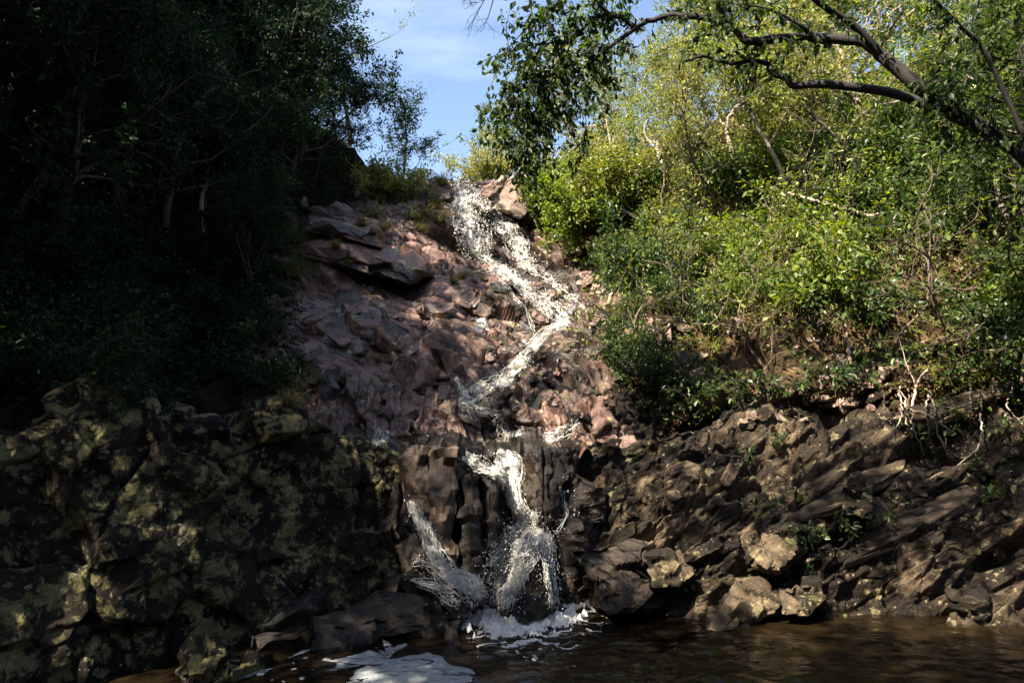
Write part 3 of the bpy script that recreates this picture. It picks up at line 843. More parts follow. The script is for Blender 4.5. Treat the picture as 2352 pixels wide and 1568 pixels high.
scatter(60, (960, 600, 1330, 830, lambda x, y: abs((y - 600) - (x - 960) * 0.55) < 95), [M_sheen_rock, M_pink_rock, M_sheen_rock, M_brown_rock], ['slab', 'plate', 'slab'], 0.22, 0.66,
        'slab of rock lying along the stream in the upper chute, some with sheen painted grey', 'slabs along the stream', 13, (0.75, -0.25, -0.62), 0.75)
scatter(44, (880, 850, 1520, 1000), [M_brown_rock, M_wet_rock, M_brown_rock], ['column', 'block', 'slab'], 0.16, 0.42,
        'dark angular block in the steps just above the ledge', 'blocks of the steps above the ledge', 14, (0.5, 0.1, 0.9), 0.7)
scatter(34, (1310, 540, 1440, 740, lambda x, y: x > 1290 + (y - 540) * 0.3), [M_sun_rock, M_pink_rock], ['slab', 'block', 'plate'], 0.16, 0.5,
        'sunlit pinkish rock on the right side of the stream below the bush', 'sunlit rocks right of the stream', 15, (0.5, 0.2, 0.7), 0.6)
scatter(30, (1380, 740, 1600, 930), [M_brown_rock, M_bank_rock], ['slab', 'block', 'plate'], 0.2, 0.5,
        'brown rock in the rough slope between the stream and the bank', 'rocks between stream and bank', 16, LAY, 0.5)
scatter(34, (1460, 560, 2340, 900), [M_sun_rock, M_brown_rock], ['block', 'slab', 'boulder'], 0.15, 0.5,
        'mossy rock showing between the bushes of the sunlit hillside', 'rocks on the sunlit hillside', 17, LAY, 0.5)
scatter(24, (600, 610, 720, 960), [M_sun_rock, M_pink_rock, M_brown_rock], ['block', 'slab', 'boulder'], 0.12, 0.4,
        'pale rock at the left edge of the pink slope under the shaded bushes', 'rocks at the left edge of the slope', 18, (0.5, 0, -0.7), 0.5)
# ------------------------------------------------------------------ water
def pool_material():
    m, N, L, out = new_mat('pool_water')
    t = N.new('ShaderNodeTexCoord')
    n1 = N.new('ShaderNodeTexNoise'); n1.inputs['Scale'].default_value = 1.2; n1.inputs['Detail'].default_value = 5
    L.new(t.outputs['Object'], n1.inputs['Vector'])
    r = ramp(N, [(0.35, (0.004, 0.003, 0.0015)), (0.7, (0.016, 0.0105, 0.005))])
    L.new(n1.outputs['Fac'], r.inputs['Fac'])
    b = N.new('ShaderNodeBsdfPrincipled')
    L.new(r.outputs['Color'], b.inputs['Base Color'])
    b.inputs['Roughness'].default_value = 0.06
    b.inputs['IOR'].default_value = 1.33
    n2 = N.new('ShaderNodeTexNoise'); n2.inputs['Scale'].default_value = 11; n2.inputs['Detail'].default_value = 4
    L.new(t.outputs['Object'], n2.inputs['Vector'])
    bp = N.new('ShaderNodeBump'); bp.inputs['Strength'].default_value = 0.45; bp.inputs['Distance'].default_value = 0.03
    L.new(n2.outputs['Fac'], bp.inputs['Height']); L.new(bp.outputs['Normal'], b.inputs['Normal'])
    L.new(b.outputs[0], out.inputs['Surface'])
    return m

def foam_material(name, c=(0.78, 0.78, 0.75), trans=0.15, thin=False):
    m, N, L, out = new_mat(name)
    t = N.new('ShaderNodeTexCoord')
    n1 = N.new('ShaderNodeTexNoise'); n1.inputs['Scale'].default_value = 22; n1.inputs['Detail'].default_value = 6; n1.inputs['Roughness'].default_value = 0.7
    L.new(t.outputs['Object'], n1.inputs['Vector'])
    r = ramp(N, [(0.3, tuple(x * 0.62 for x in c)), (0.6, c)])
    L.new(n1.outputs['Fac'], r.inputs['Fac'])
    b = N.new('ShaderNodeBsdfPrincipled')
    L.new(r.outputs['Color'], b.inputs['Base Color'])
    b.inputs['Roughness'].default_value = 0.3
    bp = N.new('ShaderNodeBump'); bp.inputs['Strength'].default_value = 0.5; bp.inputs['Distance'].default_value = 0.02
    L.new(n1.outputs['Fac'], bp.inputs['Height']); L.new(bp.outputs['Normal'], b.inputs['Normal'])
    tr = N.new('ShaderNodeBsdfTranslucent'); tr.inputs['Color'].default_value = (*c, 1)
    mx = N.new('ShaderNodeMixShader'); mx.inputs['Fac'].default_value = trans
    L.new(b.outputs[0], mx.inputs[1]); L.new(tr.outputs[0], mx.inputs[2])
    last = mx.outputs[0]
    if thin:
        w1 = N.new('ShaderNodeTexNoise'); w1.inputs['Scale'].default_value = 2.2; w1.inputs['Detail'].default_value = 5; w1.inputs['Distortion'].default_value = 2.5
        mpp = N.new('ShaderNodeMapping'); mpp.inputs['Scale'].default_value = (0.8, 2.2, 1); mpp.inputs['Rotation'].default_value = (0, 0, 0.35)
        L.new(t.outputs['Object'], mpp.inputs['Vector']); L.new(mpp.outputs['Vector'], w1.inputs['Vector'])
        ra = ramp(N, [(0.36, g3(0.35)), (0.44, g3(1.0)), (0.56, g3(1.0)), (0.60, g3(0.55)), (0.64, g3(1.0))])
        L.new(w1.outputs['Fac'], ra.inputs['Fac'])
        tp = N.new('ShaderNodeBsdfTransparent')
        m2 = N.new('ShaderNodeMixShader')
        L.new(ra.outputs['Color'], m2.inputs['Fac']); L.new(tp.outputs[0], m2.inputs[1]); L.new(mx.outputs[0], m2.inputs[2])
        last = m2.outputs[0]
    L.new(last, out.inputs['Surface'])
    return m

M_pool = pool_material()
M_white = foam_material('white_water', (0.80, 0.79, 0.75), 0.3)
M_foam = foam_material('pool_foam', (0.29, 0.31, 0.32), 0.05, thin=True)

def veil_material():
    m, N, L, out = new_mat('water_veil')
    t = N.new('ShaderNodeTexCoord')
    mp_ = N.new('ShaderNodeMapping'); mp_.inputs['Scale'].default_value = (26, 26, 7)
    L.new(t.outputs['Object'], mp_.inputs['Vector'])
    n1 = N.new('ShaderNodeTexNoise'); n1.inputs['Scale'].default_value = 1.0; n1.inputs['Detail'].default_value = 6; n1.inputs['Roughness'].default_value = 0.7
    L.new(mp_.outputs['Vector'], n1.inputs['Vector'])
    r = N.new('ShaderNodeMapRange'); r.inputs['From Min'].default_value = 0.42; r.inputs['From Max'].default_value = 0.64; r.inputs['To Min'].default_value = 0.0; r.inputs['To Max'].default_value = 0.65
    L.new(n1.outputs['Fac'], r.inputs['Value'])
    b = N.new('ShaderNodeBsdfPrincipled'); b.inputs['Base Color'].default_value = (0.75, 0.75, 0.72, 1); b.inputs['Roughness'].default_value = 0.25
    tr = N.new('ShaderNodeBsdfTransparent')
    mx = N.new('ShaderNodeMixShader')
    L.new(r.outputs['Result'], mx.inputs['Fac']); L.new(tr.outputs[0], mx.inputs[1]); L.new(b.outputs[0], mx.inputs[2])
    L.new(mx.outputs[0], out.inputs['Surface'])
    return m
M_veil = veil_material()

# the pool: real ripples, stronger near the splash and towards the camera
def pool():
    nx, ny = 560, 400
    x = np.linspace(-9, 11, nx)
    y = np.linspace(-2.0, 7.6, ny)
    xx, yy = np.meshgrid(x, y)
    P = np.stack([xx.ravel(), yy.ravel(), np.zeros(xx.size)], 1)
    s = at(1215, 1400, 6.6)
    d = np.hypot(P[:, 0] - s.x, P[:, 1] - s.y)
    calm = fade(P[:, 0], -1.3, 0.2)
    amp = (0.007 + 0.022 * np.exp(-d / 2.2)) * (0.15 + 0.85 * calm)
    q = P * np.array([5.0, 8.0, 1])
    z = fbm(q + 3, 4, 80, 0.55) * amp + np.sin(d * 22 - fbm(P * 1.3, 2, 82) * 5) * 0.0035 * np.exp(-d / 3.0) * calm
    P[:, 2] = z
    o = mesh_np('pool', P, grid_faces(nx, ny), M_pool, smooth=True)
    tag(o, 'dark brown rippled pool at the foot of the falls', 'pool', kind='structure')
pool()

def flat_at(px, py, z=0.0):
    d = bearing(px, py)
    t = (z - EYE[2]) / d.z
    return Vector(EYE) + d * t

def poly_sdf(P, poly):
    """Signed distance (inside positive) of points N x 2 to a polygon."""
    n = len(poly)
    d = np.full(len(P), 1e9)
    inside = np.zeros(len(P), bool)
    for i in range(n):
        a, b = poly[i], poly[(i + 1) % n]
        e = b - a
        w = P - a
        t = np.clip((w @ e) / max(e @ e, 1e-12), 0, 1)
        d = np.minimum(d, np.linalg.norm(w - t[:, None] * e, axis=1))
        c = ((a[1] > P[:, 1]) != (b[1] > P[:, 1]))
        xi = (b[0] - a[0]) * (P[:, 1] - a[1]) / (b[1] - a[1] + 1e-12) + a[0]
        inside ^= c & (P[:, 0] < xi)
    return np.where(inside, d, -d)

def foam_patch(name, polys, cell, edge_noise, height, bump, mat, label, holes=0.0, seed=90, stretch=(1, 1, 1), parent=None, kind='stuff', z0=0.006, lace=0.0, veins=0.0):
    W = [np.array([tuple(flat_at(*p))[:2] for p in poly]) for poly in polys]
    allp = np.concatenate(W)
    lo, hi = allp.min(0) - 0.1, allp.max(0) + 0.1
    nx, ny = [int(v) + 2 for v in (hi - lo) / cell]
    xx, yy = np.meshgrid(np.linspace(lo[0], hi[0], nx), np.linspace(lo[1], hi[1], ny))
    P2 = np.stack([xx.ravel(), yy.ravel()], 1)
    s = np.full(len(P2), -1e9)
    for w in W:
        s = np.maximum(s, poly_sdf(P2, w))
    P3 = np.concatenate([P2, np.zeros((len(P2), 1))], 1)
    st = np.array(stretch)
    m = s + fbm(P3 * 9 * st, 4, seed, 0.6) * edge_noise
    if holes > 0:
        nh = fbm(P3 * 7 * st + 5, 4, seed + 9, 0.65)
        m = np.minimum(m, (nh + 1.0 - holes) * 0.08)
    if lace > 0:
        nl = np.abs(fbm(P3 * 6.5 * st + 15 + 0.35 * np.stack([fbm(P3 * 3, 2, 5), fbm(P3 * 3, 2, 6), P3[:, 2]], 1), 4, seed + 19, 0.6))
        m = np.minimum(m, (lace * np.clip(0.35 + m * 6, 0, 1.6) - nl) * 0.12)
    if veins > 0:
        nv_ = np.abs(fbm(P3 * np.array([2.2, 5.0, 1]) + 25 + 0.6 * np.stack([fbm(P3 * 2, 2, 7), fbm(P3 * 2, 2, 8), P3[:, 2]], 1), 3, seed + 29, 0.55))
        m = np.minimum(m, (nv_ - veins) * 0.25)
    z = z0 + np.clip(m, 0, 0.05) / 0.05 * height + np.abs(fbm(P3 * 12 * st, 4, seed + 4, 0.6)) * bump * np.clip(m, 0, 0.05) / 0.05
    P3[:, 2] = z
    F = grid_faces(nx, ny)
    keep = (m[F] > 0).all(1)
    F = F[keep]
    used, inv = np.unique(F, return_inverse=True)
    o = mesh_np(name, P3[used], inv.reshape(F.shape), mat, smooth=True, parent=parent)
    if kind:
        tag(o, label, 'foam', kind=kind)
    return o

def c8(x, y):
    return (459.4 + x * .3125, 1323 + y * .3125)
big = [c8(*p) for p in [(1040, 830), (1065, 785), (1140, 700), (1220, 655), (1100, 680), (945, 700), (1000, 640), (890, 625), (915, 590), (980, 615), (1230, 555), (1370, 580), (1390, 610), (1500, 590), (1680, 565), (1780, 600), (1830, 640), (1990, 690), (2030, 720), (1960, 830)]]
star = [c8(*p) for p in [(1275, 455), (1305, 455), (1310, 510), (1300, 545), (1390, 605), (1430, 575), (1525, 495), (1420, 520), (1345, 455), (1335, 490), (1370, 560), (1290, 540), (1295, 500)]]
line = [c8(*p) for p in [(645, 600), (800, 535), (980, 470), (1200, 440), (1360, 412), (1435, 348), (1570, 372), (1690, 368), (1680, 400), (1600, 412), (1530, 400), (1580, 385), (1440, 368), (1370, 430), (1200, 458), (985, 490), (820, 550), (650, 610)]]
line2 = [c8(*p) for p in [(150, 790), (380, 715), (540, 672), (545, 682), (385, 728), (180, 800)]]
dots = []
for (x, y, a, b) in [(1015, 510, 28, 14), (915, 518, 14, 6), (700, 640, 22, 12), (775, 608, 18, 7), (820, 630, 10, 10), (748, 758, 26, 14), (530, 765, 20, 10), (615, 780, 24, 10), (448, 730, 22, 8), (1415, 440, 16, 6), (1480, 398, 12, 7), (710, 610, 16, 8), (780, 660, 12, 6), (820, 690, 22, 5), (700, 685, 18, 5), (490, 745, 16, 5)]:
    dots.append([c8(x + a * math.cos(t), y + b * math.sin(t)) for t in np.linspace(0, 6.28, 9)[:-1]])
foam_patch('foam', [big, star, line, line2] + dots, 0.006, 0.022, 0.010, 0.006, M_foam, 'smooth grey white foam floating on the still dark corner of the pool', seed=91, veins=0.035)
splash_poly = [(1085, 1362), (1050, 1392), (1030, 1425), (1065, 1455), (1130, 1475), (1200, 1480), (1260, 1460), (1310, 1440), (1360, 1412), (1370, 1385), (1290, 1362), (1230, 1360), (1160, 1356)]
thin_poly = [(1050, 1420), (1090, 1480), (1180, 1530), (1330, 1500), (1400, 1440), (1370, 1395), (1250, 1390), (1100, 1400)]
foam_patch('foam', [splash_poly], 0.008, 0.12, 0.03, 0.06, M_white, 'bubbling white foam where the lowest fall strikes the pool', lace=0.62, seed=95)
foam_patch('foam', [thin_poly], 0.007, 0.15, 0.004, 0.008, M_white, 'thin broken foam drifting from the splash over the rippled pool', lace=0.2, seed=97, stretch=(1.3, 1.0, 1))

# ---- running water: lacy sheets that follow the rock, with drops flung off them
def survey_many(pxy):
    out = np.zeros((len(pxy), 3))
    nn = np.zeros((len(pxy), 3))
    last = None
    for i, (a, b) in enumerate(pxy):
        l, n = spot(a, b)
        if l is None:
            l, n = last if last else (at(a, b, 14), Vector((0, -1, 0)))
        last = (l, n)
        out[i] = l
        nn[i] = n
    return out, nn

def rebuild_survey():
    """Take the single rocks into account too."""
    dg = bpy.context.evaluated_depsgraph_get()
    for o in list(COL.objects):
        if o.type == 'MESH' and o.name.split('.')[0] in ('rock', 'rock_slab', 'rock_plate', 'boulder', 'rock_column', 'rock_shelf'):
            me = o.data
            n = len(me.vertices)
            co = np.empty(n * 3, np.float32)
            me.vertices.foreach_get('co', co)
            mw = np.array(Matrix.LocRotScale(o.location, o.rotation_euler, o.scale))
            V = co.reshape(n, 3) @ mw[:3, :3].T + mw[:3, 3]
            if np.hypot(V[:, 0].mean(), V[:, 1].mean() - 9) > 6.5:
                continue
            k = len(me.polygons)
            f = np.empty(k * 3, np.int32)
            if len(me.loops) != k * 3:
                continue
            me.loops.foreach_get('vertex_index', f)
            SURVEYED.append((V, np.concatenate([f.reshape(k, 3), f.reshape(k, 3)[:, 2:]], 1)))
    V, F, off = [], [], 0
    for v, f in SURVEYED:
        V.append(v); F.extend((f + off).tolist()); off += len(v)
    V = np.concatenate(V)
    F = [x[:3] if x[2] == x[3] else x for x in F]
    return BVHTree.FromPolygons([tuple(x) for x in V.tolist()], F)
bvh = rebuild_survey()
tag_water = []

def fall(root, path, density, seed, along=2.0, lift=0.05, rough=0.05, layers=2, drops=200, fling=0.12, dsize=(0.003, 0.008), edge=0.5, px_step=2.1, fine=1.6, strands=38, slen=(0.2, 0.75), wander=0.05):
    """path: (px, py, half width in px). The sheet is cut into lace by a noise drawn out along the flow."""
    pts = np.array(path, float)
    seg = np.hypot(np.diff(pts[:, 0]), np.diff(pts[:, 1]))
    s = np.concatenate([[0], np.cumsum(seg)])
    n = max(8, int(s[-1] / px_step))
    t = np.linspace(0, s[-1], n)
    c = np.stack([np.interp(t, s, pts[:, k]) for k in range(3)], 1)
    for k in range(3):                                     # rounder course
        c[:, k] = np.convolve(np.pad(c[:, k], 4, 'edge'), np.ones(9) / 9, 'valid')
    tan = np.gradient(c[:, :2], axis=0)
    tan /= np.maximum(np.linalg.norm(tan, axis=1, keepdims=True), 1e-9)
    nor = np.stack([-tan[:, 1], tan[:, 0]], 1)
    wmax = c[:, 2].max()
    m = max(7, int(2 * wmax / px_step))
    w = np.linspace(-1, 1, m)
    pix = c[:, None, :2] + nor[:, None, :] * (c[:, 2][:, None] * w[None, :])[:, :, None]
    P, Nn = survey_many(pix.reshape(-1, 2))
    dist = np.linalg.norm(P - np.array(EYE), axis=1).reshape(n, m)
    # smooth the course of the water over the steps of the rock, never behind the rock
    sm = dist.copy()
    for _ in range(5):
        q = np.pad(sm, 1, 'edge')
        sm = (q[1:-1, 1:-1] * 2 + q[:-2, 1:-1] + q[2:, 1:-1] + q[1:-1, :-2] + q[1:-1, 2:]) / 6
        sm = np.minimum(sm, dist)
    ray = np.array([tuple(bearing(a, b).normalized()) for a, b in pix.reshape(-1, 2)])
    base = np.array(EYE) + ray * sm.reshape(-1)[:, None]
    scale_px = float(np.median(sm)) / FP                     # metres per photograph unit here
    tt = np.repeat(t, m) * scale_px
    ww = (np.tile(w, n) * np.repeat(c[:, 2], m)) * scale_px
    Vs, Fs, off = [], [], 0
    rs = np.random.RandomState(seed)
    for l in range(layers):
        q = np.stack([ww * 24 * fine, tt * 24 * fine / along, np.full(len(tt), l * 9.1)], 1)
        lace = fbm(q, 4, seed + l * 13, 0.62)
        ridged = 1 - np.abs(fbm(q * 0.75 + 40, 3, seed + 5 + l, 0.6)) * 2.2
        big_ = fbm(np.stack([ww * 5, tt * 3, np.full(len(tt), 3.0 + l)], 1), 3, seed + 77 + l)
        e = 1 - np.abs(np.tile(w, n)) ** 2.5
        ends = np.minimum(1, np.minimum(np.arange(n), np.arange(n)[::-1]) / (0.08 * n))
        val = 0.35 * lace + 0.45 * ridged + 0.45 * big_ + density - edge * (1 - e) * 1.4 - 0.6 * (1 - np.repeat(ends, m))
        off_l = lift * (0.5 + 0.8 * l) + (fbm(q * 0.6 + 7, 3, seed + 31 + l) * rough) + np.clip(val, 0, 0.6) * 0.03
        V = base - ray * off_l[:, None]
        V += (fbm(q * 0.8 + 11, 2, seed + 41)[:, None] * np.array([[0.6, 0, 0.6]])) * rough * 0.5
        F = grid_faces(m, n)
        keep = (val[F] > 0).sum(1) >= 3
        Vs.append(V); Fs.append(F[keep] + off); off += len(V)
    V = np.concatenate(Vs); F = np.concatenate(Fs)
    used, inv = np.unique(F, return_inverse=True)
    mesh_np('stream', V[used], inv.reshape(F.shape), M_veil, smooth=True, parent=root)['kind'] = 'stuff'
    # strands of white water
    B = base.reshape(n, m, 3)
    RY = ray.reshape(n, m, 3)
    cnt = int(strands * (0.35 + max(density + 0.3, 0.05) * 1.6) * s[-1] / 110 * max(wmax, 8) / 16)
    lines = []
    for k in range(cnt):
        ln = int(n * rs.uniform(*slen)) + 5
        i0 = rs.randint(-ln // 4, max(n - ln // 2, 1))
        ii = np.clip(np.arange(i0, i0 + ln), 0, n - 1)
        ii = np.unique(ii)
        if len(ii) < 5:
            continue
        w0 = np.clip(rs.normal(0, 0.5), -1.1, 1.1)
        tq = np.linspace(0, 1, len(ii))
        wv = w0 + np.cumsum(rs.normal(0, wander, len(ii))) + 0.15 * np.sin(tq * rs.uniform(3, 14) + rs.uniform(0, 6))
        jf = np.clip((wv + 1) * 0.5 * (m - 1), 0, m - 1.001)
        j = jf.astype(int)
        fr = (jf - j)[:, None]
        p = B[ii, j] * (1 - fr) + B[ii, np.minimum(j + 1, m - 1)] * fr
        lf = lift * rs.uniform(0.3, 1.8) + np.cumsum(rs.normal(0, rough * 0.10, len(ii)))
        p = p - RY[ii, j] * np.clip(lf, 0.01, 0.3)[:, None] + np.cumsum(rs.normal(0, scale_px * 0.5, (len(ii), 3)), 0)
        rad = scale_px * rs.uniform(0.25, 0.95) * np.sin(np.pi * np.clip(tq, 0.04, 0.96)) ** 0.6 * (1 + 0.5 * rs.normal(0, 0.5, len(ii)).clip(-1, 1.5))
        lines.append((p, np.clip(rad, scale_px * 0.25, None)))
    if lines:
        tubes('strand', lines, M_white, root, sides=5)['kind'] = 'stuff'
    if drops:
        add_drops(root, base[rs.randint(0, len(base), drops)], rs, fling, dsize, ray[0])

OCT_V = np.array([(1, 0, 0), (-1, 0, 0), (0, 1, 0), (0, -1, 0), (0, 0, 1), (0, 0, -1)], float)
OCT_F = np.array([(0, 2, 4), (2, 1, 4), (1, 3, 4), (3, 0, 4), (2, 0, 5), (1, 2, 5), (3, 1, 5), (0, 3, 5)])
DROPS = []
def add_drops(root, centres, rs, fling, dsize, ray):
    n = len(centres)
    c = centres - ray * (0.03 + np.abs(rs.normal(0, fling, n)))[:, None] + rs.normal(0, fling * 0.6, (n, 3)) * np.array([1, 0.6, 1])
    r = dsize[0] + (dsize[1] - dsize[0]) * rs.rand(n) ** 2.5
    st = np.stack([r * rs.uniform(.7, 1.2, n), r * rs.uniform(.7, 1.2, n), r * rs.uniform(0.9, 2.2, n)], 1)
    DROPS.append((root, c, st))

def flush_drops(root):
    cs = [c for r_, c, s in DROPS if r_ == root]
    if not cs:
        return
    c = np.concatenate(cs); st = np.concatenate([s for r_, c_, s in DROPS if r_ == root])
    V = (c[:, None, :] + OCT_V[None] * st[:, None, :]).reshape(-1, 3)
    F = (OCT_F[None] + (np.arange(len(c)) * 6)[:, None, None]).reshape(-1, 3)
    o = mesh_np('spray', V, F, M_white, smooth=True, parent=root)
    o['kind'] = 'stuff'

def tubes(name, lines, mat, parent=None, sides=6):
    """lines: (points n x 3, radii n) -> one mesh of tapered limbs or strands."""
    Vs, Fs, off = [], [], 0
    for P, r in lines:
        P = np.asarray(P, float)
        n = len(P)
        k = sides if max(r) > 0.012 else 4
        T = np.gradient(P, axis=0)
        T /= np.maximum(np.linalg.norm(T, axis=1, keepdims=True), 1e-9)
        ref = np.where(np.abs(T[:, 2:3]) > 0.9, np.array([[1.0, 0, 0]]), np.array([[0, 0, 1.0]]))
        A = np.cross(T, ref); A /= np.maximum(np.linalg.norm(A, axis=1, keepdims=True), 1e-9)
        B = np.cross(T, A)
        a = np.linspace(0, 2 * np.pi, k, endpoint=False)
        V = P[:, None] + (A[:, None] * np.cos(a)[None, :, None] + B[:, None] * np.sin(a)[None, :, None]) * np.asarray(r)[:, None, None]
        Vs.append(V.reshape(-1, 3))
        i = np.arange(n * k).reshape(n, k)
        j = np.roll(i, -1, axis=1)
        Fs.append(np.stack([i[:-1], j[:-1], j[1:], i[1:]], -1).reshape(-1, 4) + off)
        off += n * k
    return mesh_np(name, np.concatenate(Vs), np.concatenate(Fs), mat, parent=parent, smooth=True)

def cascade(label, start):
    r = empty('waterfall', spot(*start)[0])
    tag(r, label, 'waterfall')
    r.location = (0, 0, 0)
    return r

def wf_upper():
    r = cascade('highest waterfall dropping white from the lip between the grass and the pale boulder', (1080, 500))
    fall(r, [(1080, 424, 26), (1072, 445, 34), (1066, 470, 36), (1078, 510, 40), (1092, 555, 38), (1106, 592, 28)], -0.1, 201, strands=17, slen=(0.1, 0.4), wander=0.06, along=2.6, drops=1100, fling=0.12, dsize=(0.005, 0.013), rough=0.08, layers=3)
    fall(r, [(1112, 465, 8), (1135, 495, 14), (1160, 522, 24), (1185, 550, 28), (1200, 585, 20), (1215, 615, 12)], -0.1, 202, strands=17, slen=(0.1, 0.4), wander=0.06, along=2.2, drops=600, fling=0.10, dsize=(0.005, 0.013), rough=0.08, layers=3)
    flush_drops(r)
def wf_mid():
    r = cascade('middle cascade slanting down to the right over dark rocks below the highest fall', (1200, 650))
    fall(r, [(1068, 548, 4), (1095, 578, 12), (1130, 606, 16), (1180, 640, 20), (1230, 682, 20), (1285, 728, 16), (1312, 745, 12)], -0.08, 203, strands=15, slen=(0.1, 0.4), wander=0.09, along=1.8, drops=350, fling=0.05, dsize=(0.004, 0.01), layers=2)
    fall(r, [(1185, 602, 8), (1240, 628, 14), (1290, 660, 13), (1330, 695, 11), (1352, 718, 6)], -0.1, 204, strands=15, slen=(0.1, 0.4), wander=0.09, along=1.8, drops=200, fling=0.05, dsize=(0.004, 0.01))
    fall(r, [(1215, 640, 10), (1265, 685, 14), (1315, 735, 10)], -0.22, 205, strands=15, slen=(0.1, 0.4), wander=0.09, drops=150)
    fall(r, [(1120, 612, 4), (1165, 662, 6), (1205, 712, 6), (1232, 765, 6)], -0.25, 231, strands=14, slen=(0.15, 0.5), drops=60, fling=0.03, dsize=(0.003, 0.007))
    fall(r, [(1255, 640, 5), (1300, 690, 6), (1345, 725, 6)], -0.2, 232, strands=14, slen=(0.15, 0.5), drops=60, fling=0.03, dsize=(0.003, 0.007))
    fall(r, [(1150, 630, 4), (1215, 690, 6), (1275, 740, 6)], -0.2, 233, strands=14, slen=(0.15, 0.5), drops=60, fling=0.03, dsize=(0.003, 0.007))
    flush_drops(r)
def wf_return():
    r = cascade('narrow white cascade running back to the left above the steps', (1220, 800))
    fall(r, [(1310, 738, 9), (1270, 752, 11), (1238, 778, 13), (1222, 800, 15), (1195, 832, 18), (1165, 864, 20), (1140, 890, 16)], 0.1, 206, strands=15, slen=(0.1, 0.4), wander=0.09, along=1.7, drops=300, fling=0.05, dsize=(0.003, 0.008))
    fall(r, [(1170, 865, 16), (1120, 886, 18), (1080, 912, 20), (1050, 924, 16)], -0.12, 207, drops=100, fling=0.04)
    fall(r, [(1060, 922, 12), (1105, 945, 12), (1150, 958, 14)], -0.1, 230, drops=40, fling=0.03)
    fall(r, [(1045, 862, 5), (1060, 890, 7), (1078, 922, 9)], -0.05, 208, drops=50, fling=0.04)
    flush_drops(r)
def wf_ledge():
    r = cascade('small white fall at the left end of the ledge beside the lichen bluff', (880, 1000))
    fall(r, [(885, 982, 30), (882, 994, 24), (872, 1008, 14), (858, 1020, 11)], 0.12, 209, drops=60, fling=0.03)
    flush_drops(r)
    r = cascade('thin trickles over the block steps just behind the ledge', (1180, 980))
    fall(r, [(1150, 955, 10), (1155, 985, 14), (1165, 1006, 24)], -0.15, 210, drops=40, fling=0.03)
    fall(r, [(1180, 985, 16), (1185, 1006, 24)], -0.05, 211, drops=40, fling=0.03)
    fall(r, [(1330, 966, 14), (1300, 990, 18), (1250, 1006, 20)], -0.2, 212, drops=40, fling=0.03)
    flush_drops(r)
def wf_low():
    r = cascade('lowest waterfall, bursting on a black wedge of rock and splitting in two', (1190, 1150))
    fall(r, [(1062, 1044, 12), (1095, 1064, 20), (1130, 1080, 18), (1160, 1092, 16)], 0.02, 213, drops=100, fling=0.04)
    fall(r, [(1140, 1036, 10), (1165, 1062, 34), (1172, 1085, 30), (1176, 1112, 18), (1186, 1150, 13), (1198, 1182, 18), (1206, 1215, 26)], 0.16, 214, along=2.2, drops=250, fling=0.05)
    fall(r, [(1225, 1170, 6), (1228, 1200, 10), (1218, 1225, 16)], 0.0, 215, drops=80, fling=0.05)
    fall(r, [(1202, 1206, 40), (1200, 1235, 50), (1192, 1275, 44), (1178, 1320, 30), (1160, 1360, 26), (1148, 1395, 30)], 0.02, 216, along=2.4, rough=0.09, lift=0.09, layers=3, drops=900, fling=0.11)
    fall(r, [(1225, 1212, 26), (1248, 1245, 24), (1258, 1285, 15), (1266, 1330, 11), (1272, 1390, 11)], 0.2, 217, along=2.6, rough=0.06, lift=0.08, drops=500, fling=0.08)
    fall(r, [(1165, 1240, 24), (1145, 1290, 30), (1128, 1350, 26)], -0.22, 218, along=2.6, rough=0.09, lift=0.1, drops=500, fling=0.09)
    fall(r, [(1290, 1120, 6), (1300, 1180, 8), (1275, 1230, 8)], -0.2, 219, drops=60)
    flush_drops(r)
    r = cascade('lacy trickle sliding down the shelf between the bluff and the brown columns', (985, 1250))
    fall(r, [(938, 1148, 6), (958, 1180, 12), (980, 1220, 15), (1000, 1270, 19), (1025, 1318, 22), (1075, 1345, 26), (1108, 1380, 28)], -0.40, 220, slen=(0.08, 0.35), wander=0.07, strands=110, along=1.6, drops=400, fling=0.05)
    fall(r, [(945, 1290, 10), (990, 1300, 14), (1060, 1335, 22), (1110, 1350, 20)], -0.3, 221, slen=(0.1, 0.4), wander=0.12, drops=200, fling=0.05)
    fall(r, [(940, 1330, 8), (1000, 1345, 14), (1060, 1390, 20)], -0.3, 222, drops=60)
    flush_drops(r)
for f in (wf_upper, wf_mid, wf_return, wf_ledge, wf_low):
    f()
# ------------------------------------------------------------------ plants
M_leaf_sun = leaf_material('leaf_hillside', [(0.016, 0.034, 0.006), (0.065, 0.115, 0.015), (0.15, 0.21, 0.030), (0.27, 0.29, 0.07)], 0.45, rough=0.42, spec=0.42)
M_leaf_yel = leaf_material('leaf_yellow_green', [(0.07, 0.085, 0.014), (0.15, 0.175, 0.036), (0.235, 0.25, 0.065), (0.29, 0.25, 0.09)], 0.45, rough=0.42, spec=0.42)
M_leaf_dark = leaf_material('leaf_dark', [(0.004, 0.012, 0.006), (0.008, 0.025, 0.010), (0.017, 0.04, 0.013), (0.04, 0.06, 0.016)], 0.25, rough=0.55, spec=0.15)  # greens taken near black to deepen the shade on the left
M_leaf_bough = leaf_material('leaf_bough', [(0.010, 0.022, 0.006), (0.024, 0.048, 0.010), (0.06, 0.10, 0.02), (0.13, 0.14, 0.03)], 0.5, rough=0.5, spec=0.25)
M_leaf_blue = leaf_material('leaf_deep_green', [(0.012, 0.030, 0.008), (0.028, 0.060, 0.014), (0.06, 0.105, 0.022), (0.12, 0.16, 0.045)], 0.4, rough=0.42, spec=0.4)
M_litter = leaf_material('leaf_litter', [(0.03, 0.018, 0.010), (0.08, 0.05, 0.026), (0.15, 0.095, 0.045), (0.24, 0.17, 0.08)], 0.15, rough=0.7, spec=0.2)
